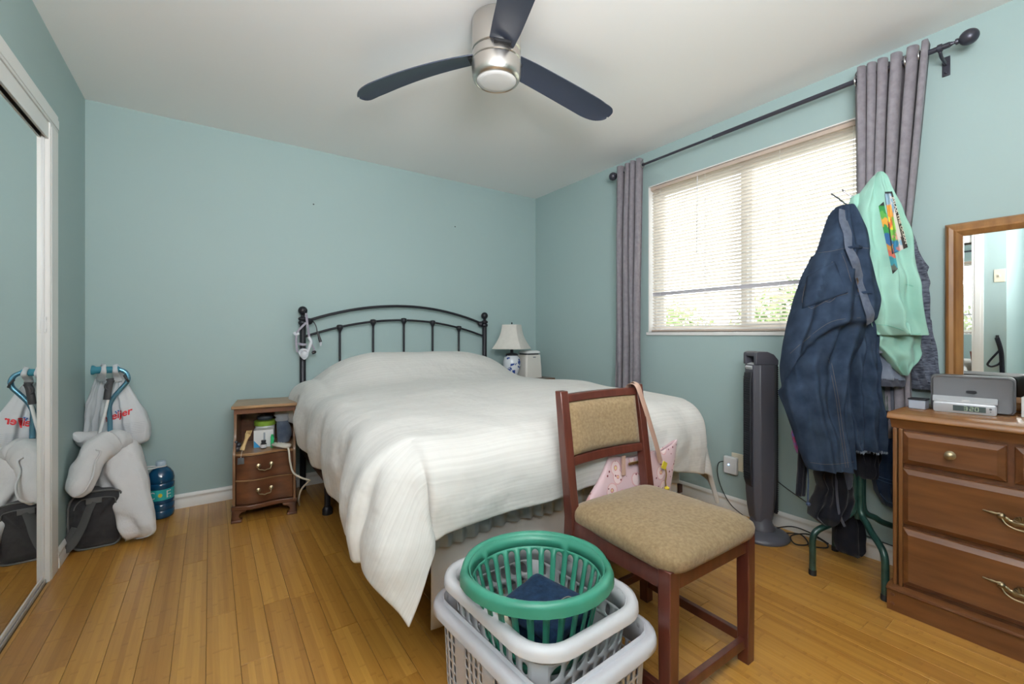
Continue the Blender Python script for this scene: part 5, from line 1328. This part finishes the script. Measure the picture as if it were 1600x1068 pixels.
g3 = obj('grey_sleeve', garment([(575, 1388, 1414, 2.0, .05), (610, 1388, 1414, 2.0, .06), (636, 1390, 1413, 2.0, .06), (641, 1391, 1412, 2.0, .05)], seed=10.3, amp=.005, noise_amp=.008, nv=20, n=40), slate, None, sharp=180)
tag(g3, 'narrow grey sleeve end hanging just above the dresser corner', 'shirt')
g4 = obj('olive_cloth', garment([(590, 1366, 1386, 2.02, .04), (640, 1369, 1385, 2.02, .05), (660, 1374, 1383, 2.02, .04), (675, 1377, 1381, 2.02, .02)], seed=11.3, amp=.004, noise_amp=.006, nv=20, n=36), cloth('olive_grey', (.10, .13, .12), (.15, .18, .16), 8, 200), None, sharp=180)
tag(g4, 'olive grey cloth corner ending in a point between jeans and grey sleeve', 'cloth')
# marled jacket at the right
marl = cloth('marled_grey_knit', (.03, .035, .055), (.19, .21, .27), 40, 0)
for n_ in marl.node_tree.nodes:
    if n_.type == 'MAPPING': n_.inputs['Scale'].default_value = (1, 1, 3.2); break
g5 = thing('marled_jacket', 'dark marled knit jacket hanging at the right of the rack beside the mirror', 'jacket', P(1445, 500, 2.02))
obj('body', garment([(350, 1395, 1420, 2.0, .04), (390, 1398, 1431, 2.0, .07), (412, 1398, 1440, 2.0, .08), (432, 1398, 1455, 2.0, .08), (443, 1400, 1461, 2.0, .08), (452, 1402, 1452, 2.0, .08), (480, 1404, 1449, 2.0, .08), (520, 1406, 1450, 1.99, .08), (560, 1412, 1457, 1.98, .08), (590, 1424, 1460, 1.98, .08), (608, 1430, 1464, 1.98, .07)], seed=12.3, amp=.010, noise_amp=.014, ex=.7), marl, g5, sharp=180, sub=1)
obj('sleeve', garment([(560, 1440, 1462, 2.0, .04), (600, 1442, 1466, 2.0, .05), (623, 1440, 1466, 2.0, .05)], seed=13.1, amp=.004, noise_amp=.006, nv=20, n=40), marl, g5, sharp=180)
navy = cloth('navy_denim', (.010, .025, .06), (.025, .05, .11), 12, 400); blk = cloth('black_fabric', (.006, .007, .012), (.014, .015, .024), 8, 200)
g6 = thing('navy_jeans', 'navy jeans bunched low between the rack pole and the dresser side', 'jeans', P(1385, 700, 2.03))
N1 = garment([(600, 1378, 1396, 2.04, .05), (650, 1374, 1400, 2.04, .08), (700, 1370, 1402, 2.04, .09), (745, 1368, 1402, 2.04, .09), (770, 1373, 1400, 2.04, .08), (790, 1385, 1398, 2.04, .05)], seed=14.2, amp=.010, noise_amp=.014, nv=36)
obj('leg', N1, navy, g6, sharp=180); tn = bvh(N1)
stitchset(g6, tn, [[(1368, 742), (1385, 748), (1398, 752)], [(1369, 747), (1385, 753), (1398, 757)], [(1375, 770), (1386, 782), (1396, 786)]], mat('blue_thread', (.10, .18, .32), .8), .0012)
g7 = obj('black_trousers', garment([(640, 1330, 1384, 2.0, .08), (700, 1326, 1372, 2.0, .10), (737, 1333, 1366, 2.0, .09), (744, 1336, 1362, 2.0, .08)], seed=15.2, amp=.008, noise_amp=.012, nv=30), blk, None, sharp=180)
tag(g7, 'black garment hanging round the rack pole just above the bare green tubes', 'trousers')
g8 = obj('black_skirt', garment([(690, 1286, 1322, 1.99, .06), (740, 1276, 1326, 1.99, .09), (760, 1282, 1330, 1.99, .09), (780, 1272, 1332, 2.0, .09), (805, 1266, 1322, 2.0, .08), (818, 1284, 1300, 2.0, .04)], seed=16.2, folds=(4, 7), amp=.012, noise_amp=.014, nv=40, hollow=False), blk, None, sharp=180)
tag(g8, 'black cloth with a ragged pointed hem hanging over the left rack leg', 'cloth')
g9 = obj('black_bag', garment([(740, 1318, 1334, 2.06, .04), (780, 1310, 1336, 2.06, .05), (815, 1304, 1348, 2.07, .06), (845, 1302, 1350, 2.07, .07), (860, 1308, 1350, 2.07, .07), (868, 1330, 1345, 2.07, .03)], seed=17.2, folds=(3, 5), amp=.008, noise_amp=.01, nv=40, hollow=False), blk, None, sharp=180)
tag(g9, 'limp black cloth bag hanging nearly to the floor between the rack legs', 'bag')
g10 = obj('hanging_strap', garment([(650, 1247, 1262, 1.97, .02), (700, 1248, 1262, 1.97, .022), (740, 1246, 1260, 1.97, .022), (764, 1244, 1259, 1.97, .022), (774, 1243, 1258, 1.97, .02)], seed=18.2, amp=.002, noise_amp=.003, nv=20, n=32), blk, None, sharp=180)
tag(g10, 'narrow black trouser leg end hanging beside the faded jeans hem', 'trousers')
dc = thing('drawstring', 'thin blue drawstring with a toggle hanging beside the black trouser leg', 'drawstring', P(1264, 760, 1.95))
obj('cord', MB().tube(spline([P(1259, 690, 1.95), P(1261, 720, 1.95), P(1263, 750, 1.95), P(1262, 785, 1.95)], 5), .0032, 7), mat('navy_cord', (.04, .07, .14), .7), dc)
obj('toggle', MB().lathe([(.004, -.008), (.009, -.004), (.010, .003), (.004, .010)], P(1263, 787, 1.95), 12), mat('navy_toggle', (.04, .06, .12), .5), dc)
fl_ = cloth('floral_red_blue', (.10, .16, .55), (.60, .05, .08), 30)
g11 = obj('bright_print_cloth', garment([(655, 1240, 1250, 1.99, .02), (680, 1238, 1252, 1.99, .03), (697, 1242, 1252, 1.99, .03), (708, 1246, 1252, 1.99, .02)], seed=19.2, amp=.003, noise_amp=.004, nv=16, n=32), fl_, None, sharp=180)
tag(g11, 'small bit of red and blue printed cloth peeking out left of the jeans', 'cloth')
g12 = obj('grey_strap_loop', MB().tube(spline([P(1308, 720, 1.96), P(1307, 760, 1.95), P(1311, 800, 1.95), P(1320, 822, 1.96)], 6), [(.002, .006)] * 19, 8, flat=FW), slated, None)
tag(g12, 'dark grey strap end hanging in a curve over the black cloth', 'strap')
g13 = obj('grey_pocket_flap', garment([(725, 1313, 1331, 1.95, .02), (745, 1314, 1333, 1.95, .02), (758, 1318, 1332, 1.95, .02), (764, 1322, 1328, 1.95, .01)], seed=20.2, amp=.002, noise_amp=.002, nv=14, n=32, hollow=False), slated, None, sharp=180)
tag(g13, 'slate grey rounded cloth tab showing below the jeans hems', 'cloth')

# ------------------------------------------------------------------ black strap bag on the wall beside the closet (seen in the dresser mirror)
bsb = thing('strap_bag', 'black looped strap hanging on the wall beside the closet, seen in the dresser mirror', 'strap', (0, -2.68, 1.05))
obj('wall_hook', MB().box((0, -2.695, 1.045), (.006, -2.675, 1.085)).tube([(.004, -2.685, 1.06), (.03, -2.685, 1.058), (.034, -2.685, 1.075)], .004, 6), blackr, bsb)
obj('hanging_strap', MB().tube(spline([(.022, -2.685, 1.062), (.026, -2.700, 1.00), (.024, -2.712, .92), (.024, -2.716, .80), (.024, -2.718, .70)], 6), [(.006, .016)] * 25, 8, flat=(1, 0, 0)), blk, bsb)
obj('loop', MB().tube(spline([(.024, -2.702, .95), (.024, -2.670, .90), (.024, -2.640, .85), (.024, -2.628, .815), (.024, -2.655, .80), (.024, -2.700, .83), (.024, -2.712, .88)], 6), [(.004, .008)] * 37, 8, flat=(1, 0, 0)), blk, bsb)

# ------------------------------------------------------------------ breathing mask on the left bed post
lav = cloth('lavender_grey_webbing', (.28, .26, .32), (.38, .36, .42), 40, 300); clr = mat('clear_silicone', (.78, .80, .86), .2, alpha=.75)
mk_ = thing('breathing_mask', 'breathing mask with lavender grey straps looped over the left bed post', 'mask', (LX, HY - .03, 1.02))
def Q(px, py, dy=-.045): 
    d = rayd(px, py); return CAM + d * ((HY + dy - CAM.y) / d.y)
def ribbon(pts, w=.008, t=.0018, n=5):
    pp = spline(pts, n); return MB().tube(pp, [(t, w)] * len(pp), 8, flat=(0, 1, 0))
obj('strap', ribbon([Q(477, 491, .03), Q(478, 489, -.01), Q(479, 493), Q(480, 505), Q(482, 518), Q(484, 532)]), lav, mk_)
obj('strap', ribbon([Q(478, 504), Q(470, 512), Q(465, 518), Q(463, 524), Q(463, 538), Q(465, 550)], .007), lav, mk_)
obj('strap', ribbon([Q(459, 519), Q(463, 522), Q(467, 520)], .009, .003), clr, mk_)
obj('strap', ribbon([Q(466, 536), Q(472, 538), Q(479, 538)], .008), lav, mk_)
obj('strap', ribbon([Q(484, 530), Q(487, 538), Q(491, 545), Q(489, 549)], .006), lav, mk_)
cush = MB()
cpts = spline([Q(468, 550, -.05), Q(472, 546, -.06), Q(479, 547, -.065), Q(480, 554, -.065), Q(476, 560, -.06), Q(471, 556, -.055)], 5, closed=True)
cush.tube(cpts + [cpts[0]], .008, 8); obj('mask_cushion', cush, clr, mk_)
obj('mask_shell', MB().lathe([(.002, -.03), (.014, -.026), (.024, -.010), (.026, .004), (.020, .018), (.002, .024)], Q(475, 553, -.06), 16, Matrix.Rotation(.5, 3, 'Y')), clr, mk_)
obj('hose_elbow', MB().tube(spline([Q(480, 550, -.06), Q(484, 540, -.065), Q(486, 533, -.06), Q(482, 526, -.055)], 5), .011, 10), clr, mk_)
obj('black_clip', MB().lathe([(.009, -.016), (.012, -.006), (.010, .008), (.004, .014)], Q(491, 550, -.05), 12, Matrix.Rotation(1.1, 3, 'Y')), dk, mk_)
obj('cable', MB().tube(spline([Q(486, 503, -.02), Q(490, 503, -.04), Q(494, 510, -.05), Q(496, 520, -.05), Q(498, 528, -.05)], 5), .004, 8), dk, mk_)
obj('cable_plug', MB().tube([Q(497, 519, -.05), Q(499, 528, -.05), Q(501, 534, -.05)], [.005, .010, .011], 10), dk, mk_)
obj('clear_tip', MB().tube([Q(501, 534, -.05), Q(501, 540, -.05)], [.009, .006], 10), clr, mk_)

# ------------------------------------------------------------------ corner by the closet: travel bag, pillow, cane, reacher, shopping bag, water jug
bagm = cloth('dark_grey_canvas', (.030, .030, .033), (.055, .053, .056), 20, 300); pipe = mat('grey_piping', (.12, .12, .12), .7)
dbg = thing('duffel_bag', 'dark charcoal duffel bag with grey piping standing in the corner by the closet', 'bag', (.12, -.26, 0))
def bagring(y, k, zt=.295):
    out = []
    for i in range(40):
        a = 2 * PI * i / 40; c, s_ = math.cos(a), math.sin(a)
        x = .112 + math.copysign(abs(c) ** .45, c) * .100 * k; z = zt / 2 + math.copysign(abs(s_) ** .45, s_) * (zt / 2 - .004) * k
        out.append(Vector((x + .006 * fbm(y * 9, a * 1.5, 3), y + .008 * fbm(a * 1.3, y * 5, 6), max(.002, z + .010 * fbm(y * 7, a, 9)))))
    return out
BG = MB().loft([bagring(y, k) for y, k in ((-.418, .15), (-.420, .7), (-.414, .93), (-.400, 1.0), (-.3, 1.03), (-.2, 1.0), (-.09, .99), (-.07, .9), (-.066, .2))])
obj('bag_body', BG, bagm, dbg, sharp=60)
for y in (-.405,):
    rr = bagring(y - .004, 1.01); obj('piping', MB().tube(rr + [rr[0]], .005, 6), pipe, dbg)
obj('end_panel_seam', MB().tube([v + Vector((0, -.004, 0)) for v in bagring(-.418, .80)[2:19]], .003, 5), pipe, dbg)
hp_ = spline([(.060, -.424, .235), (.050, -.440, .20), (.040, -.455, .13), (.055, -.470, .062), (.100, -.474, .040), (.140, -.462, .075), (.160, -.440, .14), (.168, -.424, .215)], 6)
hp_ = spline([(.100, -.424, .245), (.085, -.436, .20), (.068, -.452, .14), (.040, -.468, .075), (.012, -.462, .045), (.014, -.448, .075), (.040, -.432, .13)], 6)
obj('carry_strap', MB().tube(hp_, [(.003, .021)] * len(hp_), 8, flat=FW), mat('grey_webbing', (.085, .083, .082), .8), dbg, sharp=60)
obj('strap_base', MB().box((.075, -.428, .235), (.135, -.420, .262)), pipe, dbg, bevel=.002)

# pillow in a white case, draped over the bag
pilm = cloth('white_pillowcase', (.66, .65, .66), (.73, .72, .73), 6, 0, rough=.85); bump_noise(pilm, 16, .5, .02, detail=4)
pilw = thing('pillow', 'white pillow in a crumpled case draped over the duffel bag', 'pillow', P(180, 760, 2.35))
def blob(rows, n=40, amp=.014, seed=1): 
    return garment(rows, n=n, folds=(3, 5), amp=amp, seed=seed, nv=40, ex=.85, noise_amp=.018, hollow=False, drift=2)
K1 = blob([(670, 172, 186, 2.46, .05), (676, 158, 200, 2.45, .12), (688, 149, 208, 2.44, .17), (705, 144, 215, 2.42, .20), (730, 147, 222, 2.40, .20), (760, 158, 229, 2.38, .18), (790, 168, 237, 2.35, .15), (815, 176, 242, 2.32, .12), (830, 181, 243, 2.31, .09), (838, 187, 236, 2.31, .05), (841, 194, 215, 2.31, .02)], seed=1.7)
obj('filled_end', K1, pilm, pilw, sharp=180, sub=1)
def arm(pts, rad, seed, m, name):
    pp = spline(pts, 8); n_ = len(pp); rr = []
    for i in range(n_): t = i / (n_ - 1); rr.append((interp([(k / (len(rad) - 1), r[0]) for k, r in enumerate(rad)], t), interp([(k / (len(rad) - 1), r[1]) for k, r in enumerate(rad)], t)))
    m_ = MB().tube(pp, rr, 28, flat=FW)
    for i, v in enumerate(m_.v): m_.v[i] = v + Vector((fbm(v.x * 16, v.y * 16, v.z * 16 + seed), fbm(v.x * 16 + 9, v.y * 16, v.z * 16 + seed), fbm(v.x * 16, v.y * 16 + 9, v.z * 16 + seed))) * .012
    return obj(name, m_, m, pilw, sharp=180, sub=1)
arm([P(196, 690, 2.44), P(172, 690, 2.36), P(148, 712, 2.26), P(133, 740, 2.20), P(123, 766, 2.15), P(119, 774, 2.14)], [(.05, .045), (.07, .065), (.07, .062), (.06, .058), (.05, .045), (.02, .03)], 3, pilm, 'case_opening')
arm([P(168, 690, 2.46), P(148, 686, 2.42), P(130, 685, 2.36), P(118, 684, 2.29)], [(.04, .05), (.05, .05), (.04, .045), (.008, .03)], 8, pilm, 'case_corner')
hemp = spline([P(150, 702, 2.225), P(157, 706, 2.23), P(149, 722, 2.20), P(146, 740, 2.16), P(140, 755, 2.13), P(131, 768, 2.11), P(119, 775, 2.11)], 5)
obj('case_hem', MB().tube(hemp, .0045, 6), pilm, pilw, sharp=180)

# cane
blu = mat('light_blue_aluminium', (.16, .38, .52), .25, metal=.7); foam = mat('teal_foam_grip', (.03, .22, .30), .6); gryp = mat('charcoal_plastic_clip', (.05, .05, .055), .5)
cn = thing('walking_cane', 'light blue metal walking cane with an offset handle and teal grip', 'cane', (.12, -.12, 0))
def C3(px, py, dy=-.205):
    d = rayd(px, py); return CAM + d * ((dy - CAM.y) / d.y)
cpts = [C3(172, 660), C3(171, 640), C3(172, 631), C3(178, 620), C3(190, 606), C3(198, 597), C3(200, 589), C3(196, 581), C3(187, 577), C3(180, 577)]
low = [C3(172, 660) + Vector((0, 0, dz)) for dz in (-.685, -.4, -.1)]
low = [Vector((low[-1].x, -.205, z)) for z in (.03, .3, .6)]
obj('shaft', MB().tube(low + spline(cpts, 6), .0115, 12), blu, cn)
obj('grip', MB().tube([C3(142, 578), C3(143, 578), C3(146, 578), C3(150, 578), C3(170, 577.5), C3(184, 577), C3(187, 577)], [.012, .0255, .0255, .019, .018, .019, .015], 16), foam, cn, sharp=50)
obj('rubber_tip', MB().lathe([(.020, 0), (.019, .02), (.013, .045)], (low[0].x, -.205, 0), 14), blackr, cn)
obj('wrist_strap_ring', MB().tube([C3(194, 586, -.22), C3(198, 592, -.23), C3(201, 596, -.22)], .006, 8), gryp, cn)
rc = thing('reacher_tool', 'white reacher stick with a charcoal trigger handle hooked beside the cane', 'reacher', C3(160, 640, -.24))
obj('stick', MB().tube([C3(169, 622, -.24), C3(163, 648, -.24), C3(152, 690, -.24), C3(148, 705, -.24)], .008, 10), whitep, rc)
obj('trigger_handle', MB().tube(spline([C3(174, 593, -.24), C3(171, 600, -.24), C3(169, 610, -.24), C3(167, 624, -.24)], 4), [(.010, .016)] * 13, 10, flat=(0, 1, 0)).tube(spline([C3(172, 598, -.245), C3(166, 600, -.245), C3(165, 606, -.245), C3(169, 609, -.245)], 4), .006, 8).tube([C3(166, 593, -.24), C3(178, 592, -.24)], .006, 8), gryp, rc, sharp=60)

# shopping bag hanging from the cane grip
film = cloth('thin_white_film', (.76, .77, .80), (.84, .85, .88), 8, 0, rough=.35, sheen=0, transl=.2)
shb = thing('shopping_bag', 'thin white plastic shopping bag with red lettering hung on the cane grip', 'bag', C3(180, 620, -.15))
def SBag(rows, seed, n=64, amp=.010, nv=50): return garment(rows, n=n, folds=(6, 11), amp=amp, seed=seed, nv=nv, noise_amp=.010, ex=.8, hollow=False, drift=.3)
tt = lambda px, dy: (dy - CAM.y) / rayd(px, 600).y
tb = tt(185, -.115)
S1 = SBag([(592, 176, 193, tb, .03), (603, 170, 201, tb, .06), (616, 165, 208, tb, .09), (632, 163, 217, tb, .12), (650, 162, 226, tb, .14), (668, 162, 231, tb, .15), (680, 163, 232, tb, .14), (686, 168, 231, tb, .13), (690, 180, 228, tb, .10), (693, 200, 220, tb, .05)], 2.1)
obj('bag_front', S1, film, shb, sharp=180, sub=1)
S2 = SBag([(590, 150, 166, tb + .02, .03), (605, 146, 170, tb + .02, .05), (630, 140, 172, tb + .02, .08), (655, 136, 172, tb + .02, .10), (680, 133, 172, tb + .02, .11), (694, 134, 170, tb + .02, .10)], 5.1)
obj('bag_side', S2, film, shb, sharp=180, sub=1)
for pts in ([C3(185, 596, -.15), C3(182, 588, -.17), C3(180, 580, -.23), C3(180, 571, -.205), C3(184, 576, -.17), C3(189, 592, -.11)], [C3(158, 594, -.15), C3(160, 587, -.20), C3(162, 580, -.23), C3(162, 571, -.205), C3(161, 576, -.17), C3(156, 592, -.11)]):
    pp = spline(pts, 6); obj('handle_loop', MB().tube(pp, [(.010, .014) if 0 else (.004, interp([(0, .020), (.4, .012), (.5, .010), (.6, .012), (1, .02)], i / (len(pp) - 1))) for i in range(len(pp))], 10, flat=(0, 1, 0)), film, shb, sharp=120)
redp = mat('red_print', (.70, .02, .03), .6); bluep = mat('blue_print', (.03, .16, .50), .6)
tS = bvh(S1)
def on_bag(u, v):
    x = lerp(161, 207, u); y = lerp(664, 650, u) - v * lerp(14, 15, u); h = hit(tS, x, y, .003); return h if h is not None else P(x, y, tb - .075)
obj('red_lettering', text_on('meijer', on_bag, .025), redp, shb)
bd = MB()
for (x, y) in ((180.5, 643), (184.5, 641.5), (182, 645)):
    h = hit(tS, x, y, .0045)
    if h: bd.lathe([(.004, 0), (.004, .001), (.001, .0015)], h, 8, Matrix.Rotation(PI / 2, 3, 'X'))
obj('blue_dots', bd, bluep, shb)
ln = MB()
for k in range(7):
    pts = [hit(tS, x, 662 + k * 2.6 - (x - 195) * .12, .003) for x in range(190, 227, 4)]
    pts = [p for p in pts if p]
    if len(pts) > 1: ln.tube(pts, .0006, 4)
o = obj('fine_print', ln, mat('pale_print', (.50, .52, .58), .6), shb); o['kind'] = 'stuff'

# water jug
jugm = mat('blue_plastic_jug', (.006, .06, .14), .12, spec=.6, coat=.3); tealm = mat('turquoise_label', (.02, .42, .42), .5)
jg = thing('water_jug', 'blue plastic water jug with a turquoise label and white carrying loop', 'jug', (.348, -.10, 0))
jp = [(.050, 0), (.062, .006), (.066, .02), (.066, .045), (.062, .05), (.066, .055), (.066, .085), (.061, .09), (.0655, .096), (.0655, .108), (.0635, .112), (.0635, .178), (.0655, .182), (.066, .205), (.061, .211), (.066, .217), (.066, .235), (.060, .262), (.045, .285), (.028, .300), (.022, .305), (.022, .315)]
obj('body', MB().lathe(jp, (.348, -.10, 0), 36), jugm, jg, sharp=60)
obj('label', MB().lathe([(.0645, .114), (.0645, .176)], (.348, -.10, 0), 36), tealm, jg)
obj('cap', MB().lathe([(.024, .308), (.025, .312), (.025, .330), (.022, .334), (.0, .335)], (.348, -.10, 0), 20), mat('pale_blue_cap', (.45, .55, .65), .4), jg)
obj('neck_ring', MB().lathe([(.027, .303), (.027, .307)], (.348, -.10, 0), 20), whitep, jg)
obj('carry_loop', MB().tube(spline([(.322, -.10, .306), (.29, -.115, .312), (.272, -.14, .315), (.28, -.17, .314), (.31, -.175, .312), (.34, -.155, .311), (.372, -.13, .308), (.372, -.105, .306)], 5), .0035, 7), whitep, jg)
def on_jug(u, v, z0, h, a0, a1, r=.0652): a = lerp(a0, a1, u); return Vector((.348 + r * math.cos(a), -.10 + r * math.sin(a), z0 + v * h))
obj('label_letter', text_on('C', lambda u, v: on_jug(u, v, .125, .042, math.radians(-138), math.radians(-112))), whitep, jg)
obj('label_letter', text_on('E', lambda u, v: on_jug(u, v, .125, .042, math.radians(-62), math.radians(-40))), whitep, jg)
obj('label_emblem', MB().add([on_jug(.5 + .5 * math.cos(k * PI / 6), .5 + .5 * math.sin(k * PI / 6), .133, .024, math.radians(-98), math.radians(-80)) for k in range(12)], [tuple(range(12))]), goldm, jg)
